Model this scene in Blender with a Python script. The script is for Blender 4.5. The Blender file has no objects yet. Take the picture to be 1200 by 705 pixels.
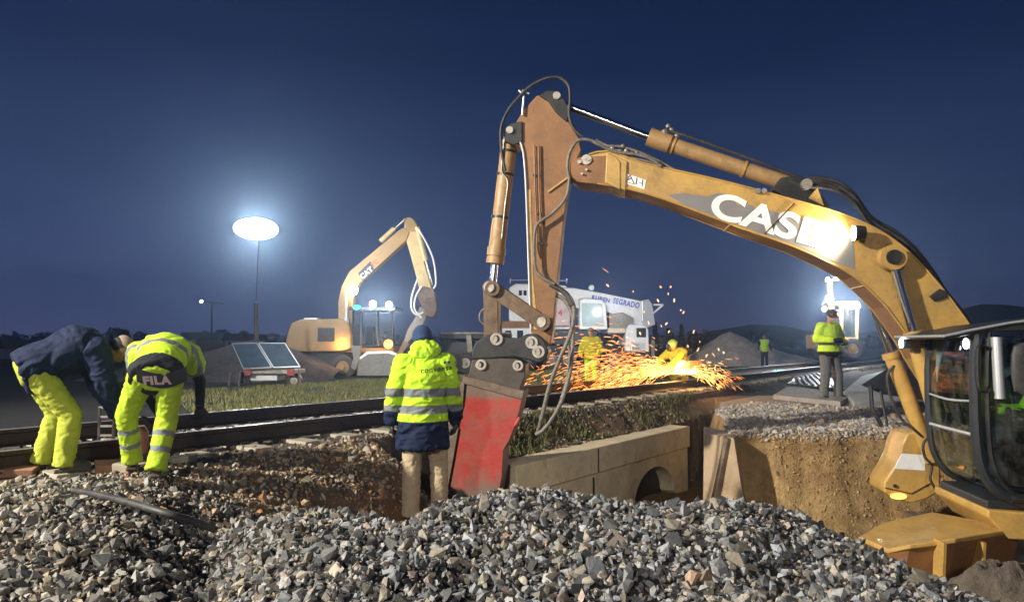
import bpy, bmesh, math, random
import numpy as np
from mathutils import Vector, Matrix, Quaternion
random.seed(7); RNG = np.random.default_rng(11)
S = bpy.context.scene
COL = S.collection
V = Vector
R = math.radians
# ------------------------------------------------------------------ camera model
F_PX = 850.0; CAMZ = 1.7; PITCH = math.atan(47.5/850.0)
def ray(px, py):
    x = (px-600.0)/F_PX; v = -(py-352.5)/F_PX
    c, s = math.cos(PITCH), math.sin(PITCH)
    return V((x, c - s*v, s + c*v))
def P(px, py, Y):
    r = ray(px, py); return V((0,0,CAMZ)) + r*(Y/r.y)
def G(px, py, z):
    r = ray(px, py); return V((0,0,CAMZ)) + r*((z-CAMZ)/r.z)
cam_d = bpy.data.cameras.new('camera'); cam = bpy.data.objects.new('camera', cam_d); COL.objects.link(cam)
cam.location = (0,0,CAMZ); cam.rotation_euler = (math.pi/2+PITCH, 0, 0)
cam_d.sensor_width = 36; cam_d.lens = 36*F_PX/1200.0; cam_d.clip_end = 9000; cam_d.clip_start = 0.05
S.camera = cam
# ------------------------------------------------------------------ numpy noise
def _h(i,j,k,seed):
    n = (i*73856093 ^ j*19349663 ^ k*83492791 ^ (seed*2654435761 & 0x7fffffff)) & 0x7fffffff
    n = (n ^ (n>>13))*1274126177 & 0x7fffffff
    n = (n ^ (n>>16)) & 0xffffff
    return n/float(0xffffff)
def vnoise(x,y,z=0.0,seed=1):
    x=np.asarray(x,float); y=np.asarray(y,float); z=np.broadcast_to(np.asarray(z,float),x.shape)
    xi=np.floor(x).astype(np.int64); yi=np.floor(y).astype(np.int64); zi=np.floor(z).astype(np.int64)
    fx=x-xi; fy=y-yi; fz=z-zi
    fx=fx*fx*(3-2*fx); fy=fy*fy*(3-2*fy); fz=fz*fz*(3-2*fz)
    r=0
    for a in (0,1):
        for b in (0,1):
            for c in (0,1):
                w=(fx if a else 1-fx)*(fy if b else 1-fy)*(fz if c else 1-fz)
                r=r+w*_h(xi+a,yi+b,zi+c,seed)
    return r*2-1
def fbm(x,y,z=0.0,o=4,seed=1):
    r=0;a=1.0;f=1.0;t=0
    for k in range(o):
        r=r+a*vnoise(np.asarray(x)*f,np.asarray(y)*f,np.asarray(z)*f,seed+k*17); t+=a; a*=.5; f*=2.03
    return r/t
def sst(a,b,x):
    t=np.clip((x-a)/(b-a),0,1); return t*t*(3-2*t)
# ------------------------------------------------------------------ materials
def _mix(nt, fac, a, b):
    m = nt.nodes.new('ShaderNodeMix'); m.data_type='RGBA'
    for s, val in ((0,fac),(6,a),(7,b)):
        if isinstance(val, bpy.types.NodeSocket): nt.links.new(val, m.inputs[s])
        else: m.inputs[s].default_value = val if s==0 else (*val[:3],1)
    return m.outputs[2]
def _noise(nt, scale, detail=5, rough=.6, vec=None, dist=0):
    n = nt.nodes.new('ShaderNodeTexNoise'); n.inputs['Scale'].default_value=scale
    n.inputs['Detail'].default_value=detail; n.inputs['Roughness'].default_value=rough; n.inputs['Distortion'].default_value=dist
    if vec is not None: nt.links.new(vec, n.inputs['Vector'])
    return n.outputs['Fac']
def _ramp(nt, fac, a, b):
    r = nt.nodes.new('ShaderNodeMapRange'); r.inputs[1].default_value=a; r.inputs[2].default_value=b; r.clamp=True
    nt.links.new(fac, r.inputs[0]); return r.outputs[0]
def mat(name, col, rough=.6, metal=0, var=.15, vscale=6, dirt=None, dirt_amt=.5, dirt_scale=3, bump=0, bscale=40, attr=None, spec=.5, stretch=None, coat=0, sheen=0, bdist=.01):
    m = bpy.data.materials.new(name); m.use_nodes=True; nt=m.node_tree
    b = nt.nodes['Principled BSDF']
    tc = nt.nodes.new('ShaderNodeTexCoord'); vec = tc.outputs['Object']
    if stretch:
        mp = nt.nodes.new('ShaderNodeMapping'); mp.inputs['Scale'].default_value = stretch
        nt.links.new(vec, mp.inputs['Vector']); svec = mp.outputs['Vector']
    else: svec = vec
    if attr:
        a = nt.nodes.new('ShaderNodeAttribute'); a.attribute_name=attr; base=a.outputs['Color']
    else:
        base = None
    f = _ramp(nt, _noise(nt, vscale, 6, .65, svec), .3, .7)
    if base is None:
        c = _mix(nt, f, [x*(1-var) for x in col], [min(1,x*(1+var)) for x in col])
    else:
        mm = nt.nodes.new('ShaderNodeMix'); mm.data_type='RGBA'; mm.blend_type='MULTIPLY'; mm.inputs[0].default_value=1
        nt.links.new(base, mm.inputs[6])
        g = _mix(nt, f, [1-var]*3, [1+var]*3); nt.links.new(g, mm.inputs[7]); c = mm.outputs[2]
    if dirt is not None:
        d = _noise(nt, dirt_scale, 8, .75, vec, .6)
        fine_ = _ramp(nt, _noise(nt, dirt_scale*11, 8, .8, vec), .30, .62)
        d = _ramp(nt, d, .60-dirt_amt*.35, .66)
        fm = nt.nodes.new('ShaderNodeMath'); fm.operation='MULTIPLY'; nt.links.new(d, fm.inputs[0]); nt.links.new(fine_, fm.inputs[1]); d = fm.outputs[0]
        md = nt.nodes.new('ShaderNodeMath'); md.operation='MULTIPLY'; md.inputs[1].default_value=min(1,.35+dirt_amt)
        nt.links.new(d, md.inputs[0]); c = _mix(nt, md.outputs[0], c, dirt)
        rr = nt.nodes.new('ShaderNodeMapRange'); rr.inputs[3].default_value=rough; rr.inputs[4].default_value=min(1,rough+.35)
        nt.links.new(d, rr.inputs[0]); nt.links.new(rr.outputs[0], b.inputs['Roughness'])
    else:
        b.inputs['Roughness'].default_value=rough
    nt.links.new(c, b.inputs['Base Color'])
    b.inputs['Metallic'].default_value=metal
    b.inputs['Specular IOR Level'].default_value=spec
    b.inputs['Coat Weight'].default_value=coat
    b.inputs['Sheen Weight'].default_value=sheen
    if bump:
        bn = nt.nodes.new('ShaderNodeBump'); bn.inputs['Strength'].default_value=bump; bn.inputs['Distance'].default_value=bdist
        nt.links.new(_noise(nt, bscale, 6, .7, svec), bn.inputs['Height']); nt.links.new(bn.outputs[0], b.inputs['Normal'])
    return m
def emis(name, col, st):
    m = bpy.data.materials.new(name); m.use_nodes=True; nt=m.node_tree; nt.nodes.clear()
    e = nt.nodes.new('ShaderNodeEmission'); e.inputs[0].default_value=(*col,1); e.inputs[1].default_value=st
    o = nt.nodes.new('ShaderNodeOutputMaterial'); nt.links.new(e.outputs[0], o.inputs[0]); return m
def glassm(name, tint=(.75,.85,.85), refl=.12):
    m = bpy.data.materials.new(name); m.use_nodes=True; nt=m.node_tree; nt.nodes.clear()
    t = nt.nodes.new('ShaderNodeBsdfTransparent'); t.inputs[0].default_value=(*tint,1)
    g = nt.nodes.new('ShaderNodeBsdfGlossy'); g.inputs['Roughness'].default_value=.04
    lw = nt.nodes.new('ShaderNodeLayerWeight'); lw.inputs[0].default_value=.35
    mr = nt.nodes.new('ShaderNodeMapRange'); mr.inputs[3].default_value=refl*.12; mr.inputs[4].default_value=.30
    nt.links.new(lw.outputs['Fresnel'], mr.inputs[0])
    # faint dust film
    d = nt.nodes.new('ShaderNodeBsdfDiffuse'); d.inputs[0].default_value=(.35,.36,.33,1)
    n = _ramp(nt, _noise(nt, 5, 7, .7), .45, .8)
    ml = nt.nodes.new('ShaderNodeMath'); ml.operation='MULTIPLY'; ml.inputs[1].default_value=.22; nt.links.new(n, ml.inputs[0])
    x = nt.nodes.new('ShaderNodeMixShader'); nt.links.new(mr.outputs[0], x.inputs[0]); nt.links.new(t.outputs[0], x.inputs[1]); nt.links.new(g.outputs[0], x.inputs[2])
    y = nt.nodes.new('ShaderNodeMixShader'); nt.links.new(ml.outputs[0], y.inputs[0]); nt.links.new(x.outputs[0], y.inputs[1]); nt.links.new(d.outputs[0], y.inputs[2])
    o = nt.nodes.new('ShaderNodeOutputMaterial'); nt.links.new(y.outputs[0], o.inputs[0]); return m

M = {}
M['case']   = mat('case_yellow', (.50,.30,.075), .38, 0, .14, 3, dirt=(.19,.125,.065), dirt_amt=.55, dirt_scale=2.2, bump=.06, bscale=30, coat=.15)
M['orange'] = mat('case_dim_orange', (.25,.115,.042), .5, 0, .18, 4, dirt=(.13,.075,.04), dirt_amt=.6, dirt_scale=3, bump=.12, bscale=30)  # machine paint made darker; the weaker light on the stick is put into it
M['cyl']    = mat('cylinder_paint', (.40,.24,.10), .42, 0, .15, 5, dirt=(.14,.09,.05), dirt_amt=.6, dirt_scale=5, bump=.08)
M['arm']    = mat('dusty_linkage', (.17,.11,.065), .6, .2, .3, 8, dirt=(.07,.05,.035), dirt_amt=.7, dirt_scale=6, bump=.25, bscale=50)
M['chrome'] = mat('chrome_rod', (.72,.73,.75), .16, 1, .08, 8)
M['black']  = mat('black_steel', (.018,.018,.02), .42, .2, .3, 8, dirt=(.07,.06,.05), dirt_amt=.4, dirt_scale=5, bump=.15)
M['rubber'] = mat('black_rubber', (.02,.02,.022), .55, 0, .25, 15, dirt=(.10,.085,.065), dirt_amt=.45, dirt_scale=7, bump=.1)
M['hose']   = mat('dusty_hose', (.10,.09,.08), .5, 0, .4, 20, dirt=(.30,.27,.22), dirt_amt=.5, dirt_scale=14)
M['steel']  = mat('worn_steel', (.30,.28,.25), .45, .7, .25, 9, dirt=(.12,.08,.05), dirt_amt=.5, dirt_scale=6, bump=.2)
M['tool']   = mat('dusty_steel', (.20,.15,.11), .6, .3, .3, 9, dirt=(.09,.06,.045), dirt_amt=.6, dirt_scale=7, bump=.3)
M['red']    = mat('scraped_red', (.36,.034,.026), .45, 0, .18, 6, dirt=(.17,.10,.07), dirt_amt=.45, dirt_scale=2.6, bump=.35, bscale=25)
M['white']  = mat('white_paint', (.72,.73,.74), .4, 0, .06, 4, dirt=(.4,.38,.34), dirt_amt=.3)
M['letter'] = mat('decal_white', (.80,.80,.78), .5, 0, .03)
M['decal']  = mat('decal_grey', (.20,.19,.19), .5, 0, .08)
M['blue']   = mat('decal_blue', (.02,.06,.45), .5, 0, .05)
M['redtxt'] = mat('decal_red', (.55,.05,.04), .5, 0, .05)
M['galv']   = mat('dull_galvanised', (.26,.26,.25), .55, .2, .2, 3, dirt=(.13,.11,.08), dirt_amt=.5)
M['pin']    = mat('pin_steel', (.42,.38,.33), .4, .8, .2, 12, dirt=(.14,.10,.07), dirt_amt=.4, dirt_scale=14)
M['cat']    = mat('excavator_yellow', (.36,.22,.07), .45, 0, .12, 2, dirt=(.24,.17,.09), dirt_amt=.5, dirt_scale=1.2)
M['catarm'] = mat('pale_yellow_arm', (.58,.44,.20), .45, 0, .15, 2, dirt=(.30,.25,.18), dirt_amt=.5, dirt_scale=2)
M['dark']   = mat('dark_trim', (.022,.024,.028), .45, 0, .2)
M['glass']  = glassm('cab_glass', (.42,.55,.55), .6)
M['dglass'] = mat('dark_glass', (.02,.03,.04), .1, 0, .1)
M['pglass'] = mat('pale_glass', (.40,.50,.50), .12, 0, .15, 1)
M['panel']  = mat('solar_cells', (.03,.06,.09), .45, 0, .3, 3, spec=.2)
M['alu']    = mat('aluminium', (.62,.64,.66), .35, .6, .08)
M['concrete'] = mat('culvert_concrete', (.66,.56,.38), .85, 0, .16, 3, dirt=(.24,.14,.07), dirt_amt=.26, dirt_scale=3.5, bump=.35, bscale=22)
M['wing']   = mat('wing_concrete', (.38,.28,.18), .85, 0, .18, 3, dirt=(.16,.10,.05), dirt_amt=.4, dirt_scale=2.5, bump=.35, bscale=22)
M['slab']   = mat('crossing_concrete', (.30,.29,.27), .85, 0, .15, 2, dirt=(.16,.14,.12), dirt_amt=.4, bump=.2)
M['sleeper']= mat('sleeper_concrete', (.30,.27,.21), .85, 0, .2, 6, dirt=(.14,.10,.07), dirt_amt=.5, bump=.3)
M['rail']   = mat('rusty_rail', (.045,.030,.023), .65, .4, .3, 14, bump=.2)
M['railtop']= mat('polished_railhead', (.42,.42,.43), .42, .8, .1, 8)
M['dirt']   = mat('terrain_surface', (1,1,1), .95, 0, .28, 9, attr='Col', bump=1.0, bscale=28, spec=.2, bdist=.03)
M['stone']  = mat('ballast_stone', (1,1,1), .62, 0, .35, 60, attr='Col', bump=.7, bscale=110, spec=.45, bdist=.005)
M['grass']  = mat('grass_blade', (1,1,1), .7, 0, .15, 20, attr='Col', spec=.3)
M['skin']   = mat('skin', (.45,.25,.17), .55, 0, .1, 20)
M['cloth']  = mat('workwear_cloth', (1,1,1), .8, 0, .10, 14, attr='Col', bump=.55, bscale=22, sheen=0, spec=.25, bdist=.014)
M['knit']   = mat('knit_wool', (.02,.045,.12), .95, 0, .3, 90, bump=.8, bscale=160, bdist=.006)
M['boot']   = mat('boot_leather', (.018,.016,.015), .55, 0, .3, 12, dirt=(.12,.09,.06), dirt_amt=.4, dirt_scale=9)
M['hill']   = mat('hillside', (.02,.026,.03), 1, 0, .3, .01, spec=0)
M['leaf']   = mat('far_foliage', (.022,.035,.02), .8, 0, .3, .5, spec=.1)
M['bark']   = mat('bark', (.05,.04,.03), .9)
nt=M['red'].node_tree; b_=nt.nodes['Principled BSDF']; src=b_.inputs['Base Color'].links[0].from_socket
tc=nt.nodes.new('ShaderNodeTexCoord'); sx=nt.nodes.new('ShaderNodeSeparateXYZ'); nt.links.new(tc.outputs['Object'],sx.inputs[0])
lo_=_ramp(nt,sx.outputs['Z'],.55,-.35); hi_=_ramp(nt,sx.outputs['Z'],.95,1.15)
ad=nt.nodes.new('ShaderNodeMath'); ad.operation='MAXIMUM'; nt.links.new(lo_,ad.inputs[0]); nt.links.new(hi_,ad.inputs[1])
a2=nt.nodes.new('ShaderNodeMath'); a2.operation='ADD'; nt.links.new(ad.outputs[0],a2.inputs[0]); nt.links.new(_noise(nt,9,8,.8),a2.inputs[1])
w1=_ramp(nt,a2.outputs[0],.82,1.15); c1=_mix(nt,w1,src,(.17,.11,.085))
mp=nt.nodes.new('ShaderNodeMapping'); mp.inputs['Rotation'].default_value=(0,.5,0); mp.inputs['Scale'].default_value=(30,30,1.6); nt.links.new(tc.outputs['Object'],mp.inputs[0])
w2=_ramp(nt,_noise(nt,1.0,5,.7,mp.outputs[0],.3),.66,.74); c2=_mix(nt,w2,c1,(.34,.20,.17)); nt.links.new(c2,b_.inputs['Base Color'])
LAMP = emis('lamp_white', (.93,.97,1), 40)
LAMPW = emis('lamp_warm', (1,.87,.55), 60)
LAMPO = emis('lamp_amber', (1,.36,.06), 5)
LAMPC = emis('lamp_cyan', (.1,1,.85), 2.2)
# ------------------------------------------------------------------ mesh helpers
def tag(o, label=None, cat=None, group=None, kind=None):
    if label: o['label']=label
    if cat: o['category']=cat
    if group: o['group']=group
    if kind: o['kind']=kind
    return o
def thing(name, label, cat, loc, group=None):
    o = bpy.data.objects.new(name, None); COL.objects.link(o); o.location=loc; o.empty_display_size=.2
    return tag(o, label, cat, group)
def attach(o, parent):
    if parent is None: return
    o.parent = parent
    if parent.type=='EMPTY': o.matrix_parent_inverse = Matrix.Translation(-parent.location)
def frame_from(d, up=V((0,0,1))):
    d = d.normalized()
    if abs(d.dot(up))>.98: up = V((1,0,0))
    a = d.cross(up).normalized(); b = a.cross(d).normalized()
    return a, b
def catmull(pts, n=6):
    pts=[V(p) for p in pts]; out=[]
    for i in range(len(pts)-1):
        p0=pts[max(i-1,0)]; p1=pts[i]; p2=pts[i+1]; p3=pts[min(i+2,len(pts)-1)]
        for k in range(n):
            t=k/n
            out.append(.5*((2*p1)+(p2-p0)*t+(2*p0-5*p1+4*p2-p3)*t*t+(3*p1-p0-3*p2+p3)*t**3))
    out.append(pts[-1]); return out
class MB:
    def __init__(s): s.v=[]; s.f=[]; s.mi=[]; s.cur=0
    def _add(s, vs, fs):
        o=len(s.v); s.v+= [tuple(v) for v in vs]; s.f += [tuple(i+o for i in f) for f in fs]; s.mi += [s.cur]*len(fs); return s
    def box(s, c, h, ax=None):
        c=V(c); ax = ax or (V((1,0,0)),V((0,1,0)),V((0,0,1)))
        vs=[c+ax[0]*h[0]*i+ax[1]*h[1]*j+ax[2]*h[2]*k for i in(-1,1) for j in(-1,1) for k in(-1,1)]
        return s._add(vs,[(0,1,3,2),(4,6,7,5),(0,4,5,1),(2,3,7,6),(0,2,6,4),(1,5,7,3)])
    def beam(s, p0, p1, w, h, up=V((0,0,1))):
        p0=V(p0);p1=V(p1); d=(p1-p0); a,b=frame_from(d,up)
        return s.box((p0+p1)/2,(d.length/2,w/2,h/2),(d.normalized(),a,b))
    def prism(s, poly, vec):
        n=len(poly); vec=V(vec); vs=[V(p) for p in poly]+[V(p)+vec for p in poly]
        fs=[tuple(range(n)), tuple(range(2*n-1,n-1,-1))]+[(i,(i+1)%n,(i+1)%n+n,i+n) for i in range(n)]
        return s._add(vs,fs)
    def tube(s, pts, r, n=8, sm=0, caps=True):
        pts = catmull(pts, sm) if sm else [V(p) for p in pts]
        m=len(pts); rs = r if isinstance(r,(list,tuple)) else [r]*m
        if len(rs)!=m: rs=[rs[0]+(rs[-1]-rs[0])*i/(m-1) for i in range(m)]
        vs=[]; a=None
        for i,p in enumerate(pts):
            d=(pts[min(i+1,m-1)]-pts[max(i-1,0)]).normalized()
            if a is None: a,b=frame_from(d)
            else:
                a=(a-d*a.dot(d)); a = a.normalized() if a.length>1e-6 else frame_from(d)[0]
                b=a.cross(d)
            for k in range(n):
                t=2*math.pi*k/n; vs.append(p+(a*math.cos(t)+b*math.sin(t))*rs[i])
        fs=[(i*n+k, i*n+(k+1)%n, (i+1)*n+(k+1)%n, (i+1)*n+k) for i in range(m-1) for k in range(n)]
        if caps: fs += [tuple(range(n-1,-1,-1)), tuple(range((m-1)*n,m*n))]
        return s._add(vs,fs)
    def cyl(s, p0, p1, r, r1=None, n=20): return s.tube([p0,p1],[r, r if r1 is None else r1],n)
    def disc(s, c, axis, r, th, n=24):
        c=V(c); a=V(axis).normalized(); return s.cyl(c-a*th/2,c+a*th/2,r,n=n)
    def ring(s, c, axis, ro, ri, th, n=24):
        c=V(c); ax=V(axis).normalized(); a,b=frame_from(ax); vs=[]
        for k in range(n):
            t=2*math.pi*k/n; d=a*math.cos(t)+b*math.sin(t)
            vs += [c+d*ro-ax*th/2, c+d*ro+ax*th/2, c+d*ri+ax*th/2, c+d*ri-ax*th/2]
        fs=[]
        for k in range(n):
            o=4*k; q=4*((k+1)%n)
            for e in range(4): fs.append((o+e,q+e,q+(e+1)%4,o+(e+1)%4))
        return s._add(vs,fs)
    def ell(s, c, rad, ax=None, nu=16, nv=10):
        c=V(c); ax=ax or (V((1,0,0)),V((0,1,0)),V((0,0,1)))
        vs=[c+ax[2]*rad[2]]
        for j in range(1,nv):
            ph=math.pi*j/nv
            for i in range(nu):
                th=2*math.pi*i/nu
                vs.append(c+ax[0]*rad[0]*math.sin(ph)*math.cos(th)+ax[1]*rad[1]*math.sin(ph)*math.sin(th)+ax[2]*rad[2]*math.cos(ph))
        vs.append(c-ax[2]*rad[2]); fs=[]
        for i in range(nu): fs.append((0,1+i,1+(i+1)%nu))
        for j in range(nv-2):
            for i in range(nu):
                a=1+j*nu+i; b=1+j*nu+(i+1)%nu; fs.append((a,a+nu,b+nu,b))
        L=len(vs)-1; o=1+(nv-2)*nu
        for i in range(nu): fs.append((L,o+(i+1)%nu,o+i))
        return s._add(vs,fs)
    def cap(s, p0, p1, r0, r1, n=12):
        p0=V(p0);p1=V(p1); d=p1-p0; L=d.length
        if L<1e-5: return s.ell(p0,(r0,r0,r0))
        dn=d/L; pts=[];rs=[]
        for k in range(5): a=math.pi/2*(k/4.); pts.append(p0-dn*r0*math.cos(a)); rs.append(max(r0*math.sin(a),r0*.05))
        for k in range(1,5): a=math.pi/2*(k/4.); pts.append(p1+dn*r1*math.sin(a)); rs.append(max(r1*math.cos(a),r1*.05))
        pts.insert(5,p1); rs.insert(5,r1)
        return s.tube(pts,rs,n)
    def loft(s, rings, n=20):
        vs=[]; m=len(rings)
        for c,a,b in rings:
            for k in range(n):
                t=2*math.pi*k/n; vs.append(V(c)+V(a)*math.cos(t)+V(b)*math.sin(t))
        fs=[(i*n+k,i*n+(k+1)%n,(i+1)*n+(k+1)%n,(i+1)*n+k) for i in range(m-1) for k in range(n)]
        fs += [tuple(range(n-1,-1,-1)), tuple(range((m-1)*n,m*n))]
        return s._add(vs,fs)
    def mesh(s, name):
        me=bpy.data.meshes.new(name); me.from_pydata(s.v,[],s.f); 
        bm=bmesh.new(); bm.from_mesh(me); bmesh.ops.recalc_face_normals(bm,faces=bm.faces); bm.to_mesh(me); bm.free()
        return me
    def build(s, name, material, parent=None, smooth=False, bevel=0, seg=2):
        me=s.mesh(name)
        for m_ in (material if isinstance(material,(list,tuple)) else [material]): me.materials.append(m_)
        if isinstance(material,(list,tuple)): me.polygons.foreach_set('material_index', s.mi)
        o=bpy.data.objects.new(name, me); COL.objects.link(o); attach(o,parent)
        if smooth:
            me.polygons.foreach_set('use_smooth',[True]*len(me.polygons))
            try: me.set_sharp_from_angle(angle=R(40))
            except Exception: pass
        if bevel:
            b=o.modifiers.new('bevel','BEVEL'); b.width=bevel; b.segments=seg; b.limit_method='ANGLE'; b.angle_limit=R(35)
            me.polygons.foreach_set('use_smooth',[True]*len(me.polygons)); b.harden_normals=True
            try: me.set_sharp_from_angle(angle=R(50))
            except Exception: pass
        return o
def np_mesh(name, verts, tris, cols, material, parent=None, smooth=False, kind=None):
    me=bpy.data.meshes.new(name); nv=len(verts); nf=len(tris); k=tris.shape[1]
    me.vertices.add(nv); me.vertices.foreach_set('co', np.ascontiguousarray(verts,dtype=np.float32).ravel())
    me.loops.add(nf*k); me.loops.foreach_set('vertex_index', np.ascontiguousarray(tris,dtype=np.int32).ravel())
    me.polygons.add(nf); me.polygons.foreach_set('loop_start', np.arange(0,nf*k,k,dtype=np.int32))
    try: me.polygons.foreach_set('loop_total', np.full(nf,k,dtype=np.int32))
    except Exception: pass
    if smooth: me.polygons.foreach_set('use_smooth', np.ones(nf,dtype=bool))
    else: me.polygons.foreach_set('use_smooth', np.zeros(nf,dtype=bool))
    me.update(calc_edges=True)
    if cols is not None:
        a=me.color_attributes.new('Col','FLOAT_COLOR','POINT'); c=np.ones((nv,4),np.float32); c[:,:3]=cols
        a.data.foreach_set('color', c.ravel())
    me.materials.append(material)
    o=bpy.data.objects.new(name,me); COL.objects.link(o); attach(o,parent)
    if kind: o['kind']=kind
    return o
def text(name, s, size, org, xd, yd, material, parent, th=.004, bold=0, shear=0, sx=1.0):
    cu=bpy.data.curves.new('t','FONT'); cu.body=s; cu.size=size; cu.offset=bold; cu.extrude=th/2; cu.shear=shear; cu.space_character=1.0 if s=='CASE' else 1.12
    t=bpy.data.objects.new('t',cu); COL.objects.link(t); bpy.context.view_layer.update()
    me=bpy.data.meshes.new_from_object(t.evaluated_get(bpy.context.evaluated_depsgraph_get()))
    bpy.data.objects.remove(t); bpy.data.curves.remove(cu)
    xd=V(xd).normalized(); yd=V(yd); yd=(yd-xd*yd.dot(xd)).normalized(); zd=xd.cross(yd)
    for v in me.vertices: v.co = V(org)+xd*v.co.x*sx+yd*v.co.y+zd*v.co.z
    me.materials.clear(); me.materials.append(material); me.name=name
    o=bpy.data.objects.new(name,me); COL.objects.link(o); attach(o,parent); return o
def light(name, kind, loc, energy, col=(1,1,1), size=.1, target=None, spot=None, blend=.3):
    d=bpy.data.lights.new(name,kind); d.energy=energy; d.color=col
    if kind in('POINT','SPOT'): d.shadow_soft_size=size
    if kind=='SPOT': d.spot_size=R(spot); d.spot_blend=blend
    o=bpy.data.objects.new(name,d); COL.objects.link(o); o.location=loc
    if target is not None: o.rotation_euler=(V(target)-V(loc)).to_track_quat('-Z','Y').to_euler()
    return o
# ------------------------------------------------------------------ world
W = bpy.data.worlds.new('World'); S.world=W; W.use_nodes=True; nt=W.node_tree
bg = nt.nodes['Background']; tc=nt.nodes.new('ShaderNodeTexCoord'); sp=nt.nodes.new('ShaderNodeSeparateXYZ')
nt.links.new(tc.outputs['Generated'], sp.inputs[0])
cr=nt.nodes.new('ShaderNodeValToRGB'); nt.links.new(sp.outputs['Z'], cr.inputs[0])
e=cr.color_ramp.elements
e[0].position=0; e[0].color=(.046,.058,.135,1)
e[1].position=1; e[1].color=(.005,.011,.036,1)
for p,c in ((.07,(.038,.056,.132)),(.14,(.032,.053,.130)),(.25,(.019,.037,.100)),(.36,(.0085,.021,.068)),(.48,(.0055,.014,.052))):
    q=e.new(p); q.color=(*c,1)
# thin dark cloud veil on the dusk sky
mp=nt.nodes.new('ShaderNodeMapping'); mp.inputs['Scale'].default_value=(1.2,1.2,7); mp.inputs['Rotation'].default_value=(0,.12,0); nt.links.new(tc.outputs['Generated'],mp.inputs[0])
nf=_ramp(nt,_noise(nt,1.6,6,.55,mp.outputs[0],.5),.35,.75)
cc=_mix(nt,nf,(1,1,1),(.74,.78,.84))
mu=nt.nodes.new('ShaderNodeMix'); mu.data_type='RGBA'; mu.blend_type='MULTIPLY'; mu.inputs[0].default_value=1
nt.links.new(cr.outputs[0],mu.inputs[6]); nt.links.new(cc,mu.inputs[7])
mr=nt.nodes.new('ShaderNodeMapRange'); mr.inputs[1].default_value=.6; mr.inputs[2].default_value=-.6; mr.inputs[3].default_value=.88; mr.inputs[4].default_value=1.22
nt.links.new(sp.outputs['X'],mr.inputs[0]); nt.links.new(mr.outputs[0],bg.inputs[1])
nt.links.new(mu.outputs[2],bg.inputs[0])
S.view_settings.view_transform='Standard'; S.view_settings.look='None'; S.view_settings.exposure=0; S.view_settings.gamma=1
S.render.engine='CYCLES'
S.cycles.use_denoising=True
try: S.cycles.denoiser='OPENIMAGEDENOISE'
except Exception: pass
S.cycles.max_bounces=6; S.cycles.transparent_max_bounces=12; S.cycles.caustics_reflective=False; S.cycles.caustics_refractive=False
S.cycles.sample_clamp_indirect=4
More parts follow.
